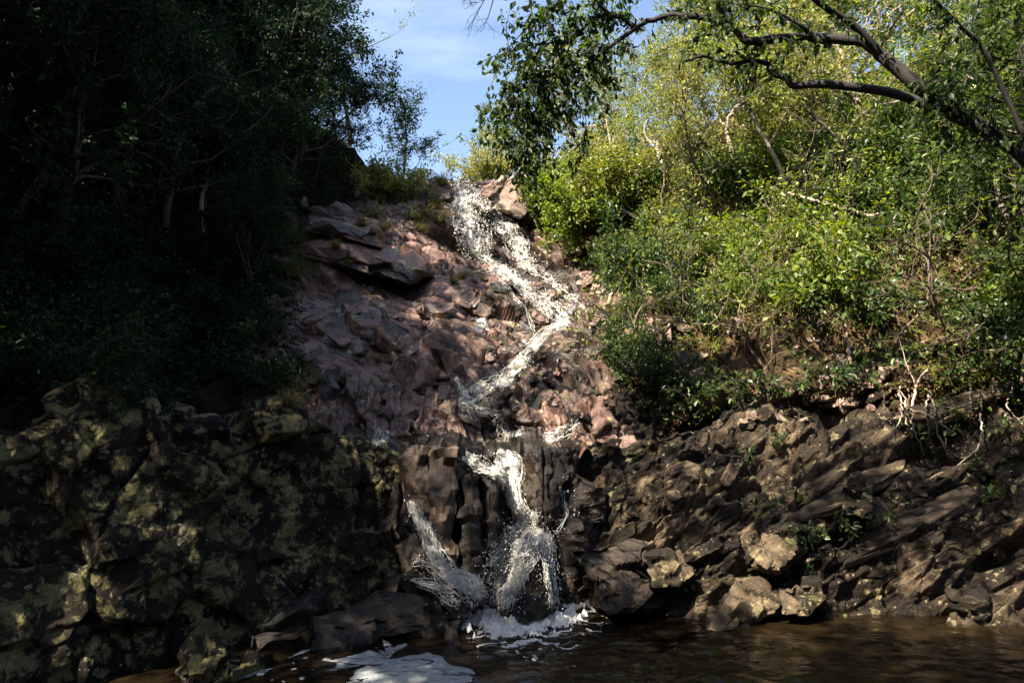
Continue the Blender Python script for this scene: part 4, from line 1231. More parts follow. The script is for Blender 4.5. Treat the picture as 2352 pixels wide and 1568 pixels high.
M_grass = leaf_material('grass_blade', [(0.04, 0.07, 0.02), (0.07, 0.10, 0.03), (0.13, 0.13, 0.05), (0.20, 0.15, 0.08)], 0.3, rough=0.6, spec=0.2)
M_bark_dark = bark_material('bark_dark', (0.004, 0.0035, 0.003), (0.013, 0.010, 0.008))
M_bark_pale = bark_material('bark_pale', (0.13, 0.095, 0.08), (0.34, 0.27, 0.23))
M_bark_mid = bark_material('bark_brown', (0.04, 0.03, 0.02), (0.14, 0.10, 0.07))
M_dead = bark_material('dead_wood', (0.22, 0.16, 0.12), (0.45, 0.36, 0.29))

def leaves(name, P, D, size, mat, rs, parent=None, droop=0.35, slim=0.42, spread=0.9, up=0.5):
    """One pointed, folded leaf at each P, growing roughly along D."""
    n = len(P)
    ax = D * 0.55 + rs.normal(0, spread * 0.6, (n, 3)) + np.array([0, 0, -droop])
    ax /= np.maximum(np.linalg.norm(ax, axis=1, keepdims=True), 1e-9)
    nn = rs.normal(0, 0.6, (n, 3)) + np.array([0, 0, up])
    nn -= ax * (nn * ax).sum(1, keepdims=True)
    nn /= np.maximum(np.linalg.norm(nn, axis=1, keepdims=True), 1e-9)
    sd = np.cross(ax, nn)
    L = size * rs.uniform(0.55, 1.2, n)[:, None]
    W = L * slim * rs.uniform(0.8, 1.2, (n, 1))
    f = rs.uniform(0.05, 0.3, (n, 1)) * W
    b = P
    v = np.stack([b, b + ax * L * 0.32 + sd * W * 0.5 + nn * f, b + ax * L * 0.7 + sd * W * 0.38 + nn * f * 0.8, b + ax * L - nn * f * 0.5,
                  b + ax * L * 0.7 - sd * W * 0.38 + nn * f * 0.8, b + ax * L * 0.32 - sd * W * 0.5 + nn * f], 1).reshape(-1, 3)
    i = (np.arange(n) * 6)[:, None]
    F = np.concatenate([i + np.array([[0, 1, 2, 3]]), i + np.array([[0, 3, 4, 5]])], 1).reshape(-1, 4)
    a = np.repeat(np.clip(rs.beta(2, 2.4, n), 0, 1), 2)
    return mesh_np(name, v, F, mat, parent=parent, attr=a)

def limb(rng, p, d, length, r0, r1, n=7, wig=0.25, trop=(0, 0, 0.1)):
    p = np.array(p, float); d = np.array(d, float); d /= np.linalg.norm(d)
    P, st = [p.copy()], length / (n - 1)
    for k in range(n - 1):
        d = d + np.array([rng.gauss(0, wig), rng.gauss(0, wig), rng.gauss(0, wig)]) + np.array(trop)
        d /= np.linalg.norm(d)
        p = p + d * st
        P.append(p.copy())
    return np.array(P), np.linspace(r0, r1, n), d

def skeleton(seed, H, r0, lean=(0, 0, 1), first=0.35, limbs=9, sub=5, twigs=5, spread=0.9, limb_len=0.45, wig=0.2, trop=(0, 0, 0.08), twig_len=0.16, per_twig=7, crooked=0.12):
    rng = random.Random(seed)
    out = []
    P, r, d = limb(rng, (0, 0, -0.15), lean, H, r0, r0 * 0.25, 12, crooked, (0, 0, 0.04))
    out.append((P, r))
    AP, AD = [], []
    for a in range(limbs):
        t = first + (1 - first) * (a + rng.random()) / limbs
        i = min(int(t * 11), 10)
        base = P[i] + (P[i + 1] - P[i]) * (t * 11 - i)
        ang = a * 2.4 + rng.uniform(-0.5, 0.5)
        dd = (math.cos(ang) * spread, math.sin(ang) * spread, rng.uniform(0.15, 0.9))
        L = H * limb_len * rng.uniform(0.65, 1.1) * (1.15 - 0.5 * (t - first) / (1 - first))
        lp, lr, ld = limb(rng, base, dd, L, max(r[i] * 0.6, 0.008), 0.006, 8, wig, trop)
        out.append((lp, lr))
        for b in range(sub):
            j = rng.randint(2, 7)
            q = lp[j]
            dd2 = np.array([rng.gauss(0, 1), rng.gauss(0, 1), rng.gauss(0.25, 0.7)]) + ld * 0.6
            sp, sr, sd_ = limb(rng, q, dd2, L * rng.uniform(0.35, 0.6), max(lr[j] * 0.6, 0.005), 0.003, 6, wig * 1.3, trop)
            out.append((sp, sr))
            for c in range(twigs):
                k = rng.randint(1, 5)
                dd3 = np.array([rng.gauss(0, 1), rng.gauss(0, 1), rng.gauss(0, 0.8)]) + sd_ * 0.5
                tp, tr_, td = limb(rng, sp[k], dd3, H * twig_len * rng.uniform(0.5, 1.1), 0.003, 0.0015, 5, wig, trop)
                out.append((tp, tr_))
                for e in range(per_twig):
                    f = rng.random() * 3.999
                    g = int(f)
                    AP.append(tp[g] + (tp[g + 1] - tp[g]) * (f - g))
                    AD.append(td)
    return out, np.array(AP), np.array(AD)

def tree(name, label, cat, group, seed, H, r0, bark, leafmat, leaf, loc=(0, 0, 0), rot=0.0, scale=1.0, dens=1, jitter=0.05, trunk_name='trunk', crown_name='crown', **kw):
    lines, AP, AD = skeleton(seed, H, r0, **kw)
    rs = np.random.RandomState(seed)
    root = empty(name, loc, (0, 0, rot), scale)
    tag(root, label, cat, group)
    tubes(trunk_name, lines, bark, root)
    if dens > 1:
        AP = np.repeat(AP, dens, 0); AD = np.repeat(AD, dens, 0)
    AP = AP + rs.normal(0, jitter, AP.shape)
    leaves(crown_name, AP, AD, leaf, leafmat, rs, root)
    return root

def bush(name, label, cat, group, seed, H, bark, leafmat, leaf, stems=7, per=60, spread=0.9, droop=0.3, twig=4, slim=0.45, width=1.0):
    rng = random.Random(seed)
    rs = np.random.RandomState(seed)
    lines, AP, AD = [], [], []
    for s in range(stems):
        a = s * 2.4 + rng.uniform(-.4, .4)
        P, r, d = limb(rng, (rng.uniform(-.1, .1), rng.uniform(-.1, .1), -0.08), (math.cos(a) * spread * width, math.sin(a) * spread * width, rng.uniform(0.5, 1.2)), H * rng.uniform(0.6, 1.15), 0.012 * H, 0.003, 7, 0.22, (0, 0, -0.02))
        lines.append((P, r))
        for t in range(twig):
            j = rng.randint(2, 6)
            dd = np.array([rng.gauss(0, 1), rng.gauss(0, 1), rng.gauss(0.2, 0.6)])
            tp, tr_, td = limb(rng, P[j], dd, H * rng.uniform(0.25, 0.5), 0.005, 0.002, 5, 0.25, (0, 0, -0.03))
            lines.append((tp, tr_))
            for e in range(per // 4):
                f = rng.random() * 3.999
                g = int(f)
                AP.append(tp[g] + (tp[g + 1] - tp[g]) * (f - g) + np.array([rng.gauss(0, .06 * H), rng.gauss(0, .06 * H), rng.gauss(0, .06 * H)]))
                AD.append(td)
    root = empty(name)
    tag(root, label, cat, group)
    tubes('stem', lines, bark, root, sides=5)
    leaves('foliage', np.array(AP), np.array(AD), leaf, leafmat, rs, root, droop=droop, slim=slim)
    return root

def place(root, loc, rot=0.0, scale=1.0, tiltx=0.0, tilty=0.0):
    root.location = loc
    root.rotation_euler = (tiltx, tilty, rot)
    root.scale = (scale, scale, scale) if not hasattr(scale, '__len__') else scale
    return root

class Kinds:
    """A few plants of a kind; each is first placed itself, later as copies."""
    def __init__(self, makers):
        self.p = [m() for m in makers]
        self.used = [False] * len(self.p)
    def put(self, k, loc, rot, scale, label=None, group=None, tiltx=0.0, tilty=0.0):
        k %= len(self.p)
        if not self.used[k]:
            o = self.p[k]
            self.used[k] = True
        else:
            o = copy_tree(self.p[k])
        place(o, loc, rot, scale, tiltx, tilty)
        if label: o['label'] = label
        if group: o['group'] = group
        return o

PR, PL = PATCH['hillside'], PATCH['hillside_2']

def on_patch(P, u, v):
    nv, nu = P.shape[:2]
    i, j = min(int(v * (nv - 1)), nv - 2), min(int(u * (nu - 1)), nu - 2)
    p = P[i, j]
    a, b = P[i, j + 1] - p, P[i + 1, j] - p
    n = np.cross(a, b)
    n = n / max(np.linalg.norm(n), 1e-9)
    if n @ (np.array(EYE) - p) < 0:
        n = -n
    return Vector(p), Vector(n)

def project(p):
    d = Vector(p) - Vector(EYE)
    f = d.y * CA + d.z * SA
    up = -d.y * SA + d.z * CA
    return 1176 + FP * d.x / f, 784 - FP * up / f

# ---- bushes of the sunlit hillside
bushes = Kinds([lambda s=s: bush('bush', 'leafy green bush growing on the sunlit hillside', 'bush', 'bushes on the sunlit hillside', 300 + s, 1.0, M_bark_mid, [M_leaf_sun, M_leaf_yel, M_leaf_sun, M_leaf_blue][s % 4], [0.075, 0.07, 0.085, 0.085][s % 4], stems=10, per=150, twig=6) for s in range(6)])
rng = random.Random(77)
n = 0
while n < 138:
    u, v = rng.random(), rng.uniform(0.12, 0.80)
    loc, nr = on_patch(PR, u, v)
    px, py = project(loc)
    if not (1180 < px < 2600 and -250 < py < 960):
        continue
    low = py > 780
    if low and rng.random() < 0.75:
        continue
    if 1290 < px < 1450 and 520 < py < 760:
        continue
    if 560 < py <= 780 and rng.random() < 0.35:
        continue
    if 1640 < px < 2140 and 700 < py < 980:
        continue
    s = rng.uniform(0.5, 1.3) * (0.6 if low else 1.0)
    k = rng.choice([0, 1, 2, 4, 5, 5]) if (px < 1950 and py < 430) else rng.choice([0, 3, 2, 3, 3, 4])
    bushes.put(k, loc - nr * 0.05, rng.uniform(0, 6.28), (s, s, s * rng.uniform(0.8, 1.2)), tiltx=-0.25, tilty=-0.25)
    n += 1

# ---- creeping ground cover there
def ground_cover(P, count, vr, seed, mat, size, label, low=True):
    rs = np.random.RandomState(seed)
    nv, nu = P.shape[:2]
    u, v = rs.rand(count), vr[0] + (vr[1] - vr[0]) * rs.rand(count)
    i, j = (v * (nv - 1)).astype(int), (u * (nu - 1)).astype(int)
    p = P[i, j]
    a = P[np.minimum(i, nv - 2), np.minimum(j + 1, nu - 1)] - p
    patchy = fbm(p * 0.9, 3, seed) > -0.15
    ok = patchy & (p[:, 1] < 19)
    if P is PR and low:
        pr = np.array([project(x) for x in p[:, :]])
        ok &= ~((pr[:, 0] > 1650) & (pr[:, 0] < 2120) & (pr[:, 1] > 770)) & ((pr[:, 1] < 640) | (rs.rand(len(p)) < 0.75))
    p = p[ok]
    nrm = np.array(EYE) - p
    nrm /= np.linalg.norm(nrm, axis=1, keepdims=True)
    p = p + nrm * np.abs(rs.normal(0, 0.06, (len(p), 1))) + rs.normal(0, 0.04, p.shape)
    o = leaves('ground_cover', p, nrm * 0.4, size, mat, rs, spread=1.1)
    tag(o, label, 'ground cover', kind='stuff')
ground_cover(PR, 34000, (0.06, 0.74), 401, M_leaf_sun, 0.06, 'small green creepers and moss covering the sunlit hillside')
ground_cover(PR, 14000, (0.02, 0.6), 402, M_leaf_yel, 0.05, 'yellowish leaf litter and moss on the sunlit hillside')
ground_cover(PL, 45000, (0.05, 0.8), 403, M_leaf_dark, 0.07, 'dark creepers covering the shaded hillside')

ground_cover(PR, 30000, (0.0, 0.5), 404, M_litter, 0.05, 'brown fallen leaves and twigs over the lower sunlit hillside', low=False)
hollow = Kinds([lambda s=s: bush('bush', 'deep green bush in the shaded hollow between the stream and the hillside', 'bush', 'bushes in the shaded hollow', 330 + s, 0.8, M_bark_dark, M_leaf_blue, 0.07, stems=9, per=110, twig=5) for s in range(2)])
n = 0
rng = random.Random(5)
while n < 20:
    px, py = rng.uniform(1420, 1700), rng.uniform(600, 890)
    if py > 700 + (1700 - px) * 0.9 or py < 600 + (px - 1420) * 0.2:
        continue
    l, n_ = spot(px, py)
    hollow.put(n, l, rng.uniform(0, 6.28), rng.uniform(0.45, 0.85), tiltx=-.2, tilty=-.2)
    n += 1

# ---- trees of the sunlit hillside: thin crooked trunks
hill_trees = Kinds([lambda s=s: tree('tree', 'thin crooked tree on the sunlit hillside with a bright green crown', 'tree', 'trees on the sunlit hillside', 500 + s, 3.4, 0.055, [M_bark_pale, M_bark_mid, M_bark_pale][s % 3], [M_leaf_sun, M_leaf_yel, M_leaf_sun][s % 3], 0.085, dens=2, limbs=9, sub=5, twigs=5, per_twig=7, first=0.4, spread=0.9, crooked=0.2, limb_len=0.42) for s in range(5)])
TR = [(1480, 330, .9), (1560, 400, 1.0), (1620, 300, 1.1), (1700, 420, 1.0), (1770, 250, 1.2), (1860, 330, 1.1), (1900, 250, 1.2), (1980, 330, 1.15), (2060, 240, 1.2), (2150, 330, 1.1), (2250, 200, 1.25), (2330, 330, 1.0),
      (1400, 390, .8), (1520, 460, .9), (1660, 500, .8), (1820, 480, .9), (2000, 460, .9), (2180, 470, 0.9), (2320, 520, .8), (1600, 600, .6), (1980, 120, 1.3), (2150, 60, 1.3), (2330, 60, 1.3), (1740, 150, 1.2)]
for k, (px, py, s) in enumerate(TR):
    loc, nr = spot(px, py)
    if loc is None or loc.y > 24:
        loc, nr = on_patch(PR, min(max((px - 1230) / 1300, 0), 1), 0.74)
    hill_trees.put(k, loc, rng.uniform(0, 6.28), s, tiltx=rng.uniform(-.2, .1), tilty=rng.uniform(-0.35, -0.05))

saplings = Kinds([lambda s=s: tree('sapling', 'thin leafless or sparsely leaved sapling among the bushes of the sunlit hillside', 'sapling', 'saplings on the sunlit hillside', 540 + s, 2.0, 0.022, [M_bark_mid, M_bark_dark, M_bark_mid][s % 3], [M_leaf_sun, M_leaf_yel][s % 2], 0.08, limbs=5, sub=3, twigs=2, per_twig=4, first=0.35, spread=0.7, crooked=0.3, limb_len=0.4) for s in range(4)])
n = 0
while n < 45:
    loc, nr = on_patch(PR, rng.random(), rng.uniform(0.1, 0.7))
    px, py = project(loc)
    if not (1420 < px < 2420 and 100 < py < 930):
        continue
    saplings.put(n, loc + nr * 0.15, rng.uniform(0, 6.28), rng.uniform(0.5, 1.2), tiltx=rng.uniform(-.6, .3), tilty=rng.uniform(-0.6, 0.3))
    n += 1

# the bright bush over the stream and the one behind the boulder
def big_bush(px, py, Yd, H, seed, mat, leaf, label, stems=16, per=320, twig=7):
    b = bush('bush', label, 'bush', None, seed, H, M_bark_dark, mat, leaf, stems=stems, per=per, twig=twig)
    b.location = at(px, py, Yd)
    b.rotation_euler = (-0.3, -0.35, 0)
    return b
big_bush(1375, 505, 13.0, 1.1, 601, M_leaf_sun, 0.085, 'big bright green bush leaning over the stream right of the highest fall')
big_bush(1285, 462, 13.9, 0.9, 602, M_leaf_sun, 0.085, 'pale green glossy bush under the flat boulder at the lip of the falls')
big_bush(1420, 470, 12.8, 1.4, 603, M_leaf_yel, 0.085, 'yellow green bush on the slope above the leaning bush')
big_bush(1125, 428, 19.5, 1.5, 604, M_leaf_yel, 0.09, 'small yellow green bush on the skyline beside the boulder at the lip')
big_bush(900, 450, 14.0, 0.9, 605, M_leaf_yel, 0.08, 'yellow brown bush on the left rim of the highest fall')

# ---- skyline trees
def sky_tree(px, py, Yd, H, seed, label, bark, leafmat, leaf, **kw):
    t = tree('tree', label, 'tree', None, seed, H, H * 0.016, bark, leafmat, leaf, **kw)
    t.location = at(px, py, Yd)
    return t
sky_tree(790, 375, 14.2, 4.1, 611, 'crooked tree with open layered crown leaning out over the left skyline', M_bark_dark, M_leaf_bough, 0.085, lean=(0.45, 0, 1), limbs=11, sub=5, twigs=4, per_twig=8, first=0.35, crooked=0.22, dens=4)
sky_tree(925, 432, 17.0, 2.3, 612, 'slim young tree standing alone at the middle of the skyline', M_bark_dark, M_leaf_bough, 0.075, limbs=12, sub=4, twigs=4, per_twig=6, first=0.12, limb_len=0.33, lean=(0.1, 0, 1), dens=3)
sky_tree(800, 335, 17.5, 4.4, 613, 'tall feathery tree behind the crooked tree on the left skyline', M_bark_mid, M_leaf_sun, 0.085, lean=(0.12, 0, 1), limbs=10, sub=5, twigs=4, per_twig=6, first=0.45, crooked=0.2, dens=2)
sky_tree(1140, 418, 20.0, 2.9, 614, 'feathery tree just behind the hanging boughs right of the sky gap', M_bark_mid, M_leaf_sun, 0.09, lean=(-0.05, 0, 1), limbs=10, sub=5, twigs=4, per_twig=6, first=0.2, dens=2)
sky_tree(1260, 405, 18.5, 3.6, 615, 'green tree behind the flat boulder on the right skyline', M_bark_pale, M_leaf_yel, 0.09, limbs=10, sub=5, twigs=5, per_twig=7, first=0.2, dens=2)
sky_tree(1380, 380, 18.0, 4.2, 616, 'taller bright tree on the right skyline under the crossing boughs', M_bark_pale, M_leaf_sun, 0.09, limbs=11, sub=5, twigs=5, per_twig=7, first=0.25, dens=2)

# ---- dark trees of the shaded hillside
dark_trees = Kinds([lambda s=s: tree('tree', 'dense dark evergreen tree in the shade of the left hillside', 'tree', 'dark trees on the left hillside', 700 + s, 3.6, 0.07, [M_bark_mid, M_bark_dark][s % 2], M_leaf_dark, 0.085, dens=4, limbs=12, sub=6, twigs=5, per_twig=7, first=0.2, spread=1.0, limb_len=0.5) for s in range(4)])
TL = [(700, 330, 1.0), (640, 240, 1.1), (560, 330, 1.1), (590, 450, .9), (660, 470, .7), (470, 260, 1.2), (480, 420, 1.1), (360, 330, 1.2), (380, 520, .9), (250, 260, 1.2), (260, 470, 1.0), (120, 340, 1.1), (130, 560, .9), (20, 300, 1.1), (20, 520, .9),
      (520, 590, .7), (540, 200, 1.3), (420, 150, 1.3), (300, 100, 1.3), (720, 420, .6), (150, 120, 1.2), (640, 340, 1.1), (580, 700, .5)]
rng = random.Random(99)
for k, (px, py, s) in enumerate(TL):
    loc, nr = spot(px, py)
    if loc is None or loc.y > 18:
        continue
    dark_trees.put(k, loc, rng.uniform(0, 6.28), s, tiltx=rng.uniform(-.15, .1), tilty=rng.uniform(0.0, 0.3))
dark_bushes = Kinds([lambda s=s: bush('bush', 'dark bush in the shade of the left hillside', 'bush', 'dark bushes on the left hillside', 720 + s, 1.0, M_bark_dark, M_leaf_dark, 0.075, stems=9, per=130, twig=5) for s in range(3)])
n = 0
while n < 75:
    px, py = rng.uniform(-60, 700), rng.uniform(300, 960)
    loc, nr = spot(px, py)
    if loc is None or loc.y > 17 or (py > 880 and px < 560 and rng.random() < 0.6):
        continue
    s = rng.uniform(0.4, 0.95)
    dark_bushes.put(n, loc - nr * 0.04, rng.uniform(0, 6.28), s, tilty=0.25)
    n += 1

# ---- trees added mostly out of view for shade; some crowns enter the top left
shade_trees = Kinds([lambda s=s: tree('tree', 'tall tree added left of or behind the view, mostly unseen, for its shade', 'tree', 'added shade trees left and behind', 740 + s, 6.0, 0.16, M_bark_dark, M_leaf_dark, 0.10, dens=5, limbs=13, sub=7, twigs=6, per_twig=7, first=0.35, spread=1.1, limb_len=0.5, twig_len=0.10) for s in range(2)])
for k, (x, y, s) in enumerate([(-6.3, 6.4, 1.0), (-6.6, 4.4, 1.1), (-5.9, 3.7, 1.05), (-8.2, 8.8, 1.1), (-5.2, 0.4, 1.1), (-8.2, 6.0, 1.25), (-7.4, 2.2, 1.2), (-2.4, -0.6, 1.1), (-9.5, 4.0, 1.3), (-3.2, -2.0, 1.1), (-10, 9, 1.3)]):
    l = below(x, y)
    z = l.z if l is not None else 2.0
    shade_trees.put(k, (x, y, z), 1.7 * k, s, tilty=0.12)

# ---- the big tree on the right: leaning trunk, long dark limb, hanging boughs
def bough_tree():
    root = empty('tree')
    tag(root, 'big dark tree at the right edge with a long limb reaching across the top', 'tree')
    Q = lambda pts: np.array([tuple(at(*p)) for p in pts])
    def smooth(P, n):
        return catmull(P[:, None, :], n, 0)[:, 0, :]
    rngb = random.Random(8)
    main = [(2720, 900, 6.0), (2600, 640, 6.1), (2440, 440, 6.2), (2300, 325, 6.3), (2175, 243, 6.4), (2129, 213, 6.4), (2066, 161, 6.45), (2025, 128, 6.5), (1995, 102, 6.55), (1950, 92, 6.6), (1860, 89, 6.7), (1800, 88, 6.75), (1740, 96, 6.8), (1712, 92, 6.8), (1686, 64, 6.85), (1636, 44, 6.9), (1587, 37, 6.95), (1530, 39, 7.0), (1489, 49, 7.05), (1460, 64, 7.1)]
    r_main = [.09, .09, .085, .085, .088, .10, .092, .085, .08, .075, .072, .07, .068, .062, .058, .054, .05, .046, .043, .04]
    n = 60
    r_main = [x * 0.7 for x in r_main]
    lines = [(smooth(Q(main), n) + np.array([[rngb.gauss(0, .006) for _ in range(3)] for _ in range(n)]), np.interp(np.linspace(0, 1, n), np.linspace(0, 1, len(r_main)), r_main))]
    subs = [
        ([(2300, 325, 6.3), (2180, 262, 6.5), (2050, 215, 6.7), (1927, 197, 6.8), (1870, 194, 6.85), (1823, 197, 6.9), (1806, 180, 6.9), (1772, 168, 6.95), (1762, 147, 6.95), (1722, 140, 7.0), (1690, 146, 7.0), (1649, 140, 7.05), (1614, 130, 7.1), (1575, 142, 7.1)], .055, .012),
        ([(1460, 64, 7.1), (1425, 90, 7.1), (1386, 118, 7.15), (1337, 157, 7.2), (1263, 172, 7.2), (1220, 200, 7.2)], .03, .008),
        ([(1460, 64, 7.1), (1435, 48, 7.1), (1400, 33, 7.1), (1360, 45, 7.15), (1310, 95, 7.2), (1262, 99, 7.2), (1215, 140, 7.2)], .03, .008),
        ([(1400, 33, 7.1), (1375, 10, 7.1), (1350, -30, 7.1)], .022, .012),
        ([(1310, 95, 7.2), (1300, 130, 7.2), (1270, 200, 7.2), (1240, 280, 7.15)], .014, .004),
        ([(1262, 99, 7.2), (1210, 150, 7.1), (1175, 230, 7.05), (1160, 330, 7.0)], .014, .004),
        ([(1263, 172, 7.2), (1232, 250, 7.15), (1212, 330, 7.1), (1200, 400, 7.05)], .014, .004),
        ([(1350, -30, 7.1), (1290, 0, 7.1), (1220, 55, 7.1), (1160, 120, 7.1)], .016, .004),
        ([(1386, 118, 7.15), (1360, 180, 7.1), (1345, 250, 7.1), (1350, 310, 7.1)], .012, .003),
        ([(2025, 128, 6.5), (1960, 60, 6.4), (1900, 20, 6.3), (1830, -30, 6.2)], .05, .02),
        ([(2360, 330, 6.2), (2266, 128, 6.1), (2210, 65, 6.0), (2150, 5, 5.9), (2110, -40, 5.9)], .022, .014),
        ([(1686, 64, 6.85), (1660, 30, 6.8), (1640, -20, 6.8)], .03, .015),
        ([(1860, 89, 6.7), (1840, 60, 6.6), (1760, 20, 6.6), (1690, 10, 6.6)], .026, .008),
    ]
    AP, AD = [], []
    for pts, a, b in subs:
        m = 7 * len(pts)
        lines.append((smooth(Q(pts), m), np.linspace(a, b, m)))
    # twigs with leaves; thick on the hanging boughs
    dens = [(0, 0.55, 20), (1, 0.45, 18), (2, 0.5, 34), (3, 0.5, 44), (4, 0.45, 14), (5, 0.45, 34), (6, 0.5, 50), (7, 0.5, 50), (8, 0.5, 40), (9, 0.45, 18), (10, 0.5, 6), (11, 0.5, 8), (12, .5, 12), (13, .4, 14)]
    for li, L0, cnt in dens:
        P, r = lines[li]
        for _ in range(cnt):
            lo = int(len(P) * (0.45 if li == 0 else 0.25))
            j = rngb.randint(lo, len(P) - 1)
            dd = (rngb.gauss(0, 0.8), rngb.gauss(0, 0.6), rngb.gauss(-0.2 if li in (5, 6, 7, 8) else 0.1, 0.6))
            tp, tr_, td = limb(rngb, P[j], dd, L0 * rngb.uniform(0.5, 1.2), 0.005, 0.002, 6, 0.25, (0, 0, -0.12))
            lines.append((tp, tr_))
            for e in range(15):
                f = rngb.random() * 4.999
                g = int(f)
                AP.append(tp[g] + (tp[g + 1] - tp[g]) * (f - g)); AD.append(td)
    # limbs added above the view to shade the long limb, bank and pool
    for a in range(17):
        p0 = lines[0][0][rngb.randint(0, 1)]
        end = np.array([rngb.uniform(-2.4, 3.0), rngb.uniform(1.8, 4.2), rngb.uniform(7.3, 8.8)])
        mid = (p0 + end) / 2 + np.array([1.3, -0.9, 1.8])
        P = catmull(np.array([p0, mid, end])[:, None, :], 20, 0)[:, 0, :]
        lines.append((P, np.linspace(.05, .012, 20)))
        for b_ in range(11):
            j = rngb.randint(9, 19)
            tp, tr_, td = limb(rngb, P[j], (rngb.gauss(0, 1), rngb.gauss(0, 1), rngb.gauss(0, .5)), rngb.uniform(.4, 1.0), 0.008, 0.003, 6, 0.25, (0, 0, -0.05))
            lines.append((tp, tr_))
            for e in range(22):
                q = rngb.random() * 4.999; g = int(q)
                AP.append(tp[g] + (tp[g + 1] - tp[g]) * (q - g)); AD.append(td)
    for a in range(14):  # more unseen limbs, added to dapple the bank
        p0 = lines[0][0][rngb.randint(0, 1)]
        end = np.array([rngb.uniform(-3.0, 0.2), rngb.uniform(2.2, 3.9), rngb.uniform(7.6, 8.6)])
        mid = (p0 + end) / 2 + np.array([1.3, -0.9, 1.8])
        P = catmull(np.array([p0, mid, end])[:, None, :], 20, 0)[:, 0, :]
        lines.append((P, np.linspace(.05, .012, 20)))
        for b_ in range(12):
            j = rngb.randint(14, 19)
            tp, tr_, td = limb(rngb, P[j], (rngb.gauss(0, 1), rngb.gauss(0, 1), rngb.gauss(0, .5)), rngb.uniform(.4, 0.9), 0.008, 0.003, 6, 0.25, (0, 0, -0.05))
            lines.append((tp, tr_))
            for e in range(24):
                q = rngb.random() * 4.999; g = int(q)
                AP.append(tp[g] + (tp[g + 1] - tp[g]) * (q - g)); AD.append(td)
    # leaves that hide the leaning trunk at the right edge
    for a in range(75):
        j = rngb.randint(3, 15)
        tp, tr_, td = limb(rngb, lines[0][0][j], (rngb.gauss(0, .8), rngb.gauss(-.6, .5), rngb.gauss(0, .8)), rngb.uniform(.3, .9), 0.006, 0.002, 6, 0.25, (0, 0, -0.1))
        lines.append((tp, tr_))
        for e in range(20):
            q = rngb.random() * 4.999; g = int(q)
            AP.append(tp[g] + (tp[g + 1] - tp[g]) * (q - g)); AD.append(td)
    tubes('trunk', lines, M_bark_dark, root, sides=9)
    rs = np.random.RandomState(4)
    AP = np.array(AP) + rs.normal(0, 0.025, (len(AP), 3))
    leaves('crown', AP, np.array(AD), 0.09, M_leaf_bough, rs, root, droop=0.6, slim=0.46)
bough_tree()

for k, (px, py, H) in enumerate([(2370, 610, 3.2), (2440, 480, 3.6), (2400, 820, 2.0)]):
    l, n_ = spot(px, py)
    t = tree('tree', ['dark shaded tree standing close at the right edge under the leaning trunk', 'second dark tree at the right edge behind the leaning trunk', 'low dark tree at the right end of the rock bank'][k], 'tree', None, 790 + k, H, 0.06, M_bark_dark, M_leaf_bough, 0.085, dens=3, limbs=11, sub=5, twigs=5, per_twig=7, first=0.15, spread=0.9)
    t.location = l
    t.rotation_euler = (0.0, -0.25, k)

# ---- bare twigs hanging into the sky gap
def bare(name, label, cat, starts, mat, seed, depth=3, wig=0.22, trop=(0, 0, -0.06)):
    rng = random.Random(seed)
    lines = []
    def rec(p, d, L, r, lev):
        P, rr, dd = limb(rng, p, d, L, r, r * 0.45, 8, wig, trop)
        lines.append((P, rr))
        if lev > 0:
            for _ in range(3):
                j = rng.randint(2, 6)
                rec(P[j], dd + np.array([rng.gauss(0, .8), rng.gauss(0, .5), rng.gauss(0, .7)]), L * rng.uniform(.35, .6), rr[j] * 0.65, lev - 1)
    for p, d, L, r in starts:
        rec(p, d, L, r, depth)
    root = empty(name)
    tag(root, label, cat)
    tubes('twig', lines, mat, root, sides=6)
    return root
bare('branch', 'bare leafless twigs hanging into the top of the sky gap', 'branch', [(at(1128, -30, 6.5), at(1060, 60, 6.5) - at(1128, -30, 6.5), 0.5, 0.008), (at(1135, -20, 6.6), at(1140, 80, 6.6) - at(1135, -20, 6.6), 0.5, 0.007), (at(1100, -40, 6.5), at(1060, 30, 6.5) - at(1100, -40, 6.5), .4, 0.006)], M_bark_dark, 21)

# ---- fallen and dead branches
def stick(label, pts, r0, r1, mat, seed=0, forks=3, name='branch', cat='branch'):
    rng = random.Random(seed)
    P = catmull(np.array([tuple(p) for p in pts])[:, None, :], 8 * len(pts), 0)[:, 0, :]
    P = P + np.array([[rng.gauss(0, .008) for _ in range(3)] for _ in range(len(P))])
    lines = [(P, np.linspace(r0, r1, len(P)))]
    for _ in range(forks):
        j = rng.randint(4, len(P) - 2)
        d = (P[j] - P[j - 2]) / np.linalg.norm(P[j] - P[j - 2]) + np.array([rng.gauss(0, .6), rng.gauss(0, .4), rng.gauss(0.1, .6)])
        tp, tr_, _d = limb(rng, P[j], d, rng.uniform(.3, .8), lines[0][1][j] * .6, 0.003, 7, .2, (0, 0, 0))
        lines.append((tp, tr_))
    o = tubes(name, lines, mat, None)
    return tag(o, label, cat)
def near(px, py, off):
    l, n_ = spot(px, py)
    d = bearing(px, py).normalized()
    if l is None:
        return at(px, py, 11.0)
    return l - d * off
stick('long pale dead branch lying across the middle of the sunlit hillside', [near(1770, 432, .7), near(1850, 455, .75), near(1930, 475, .75), near(2010, 500, .7)], 0.022, 0.03, M_dead, 1)
stick('pale leaning stick standing in the lower part of the sunlit hillside', [near(1955, 835, .25), near(1948, 790, .35), near(1938, 745, .4)], 0.03, 0.02, M_dead, 2, 1)
stick('thin pale root hanging over the rocks at the right edge of the bank', [near(2095, 985, .1), near(2100, 900, .25), near(2130, 850, .2)], 0.012, 0.018, M_dead, 3, 2)
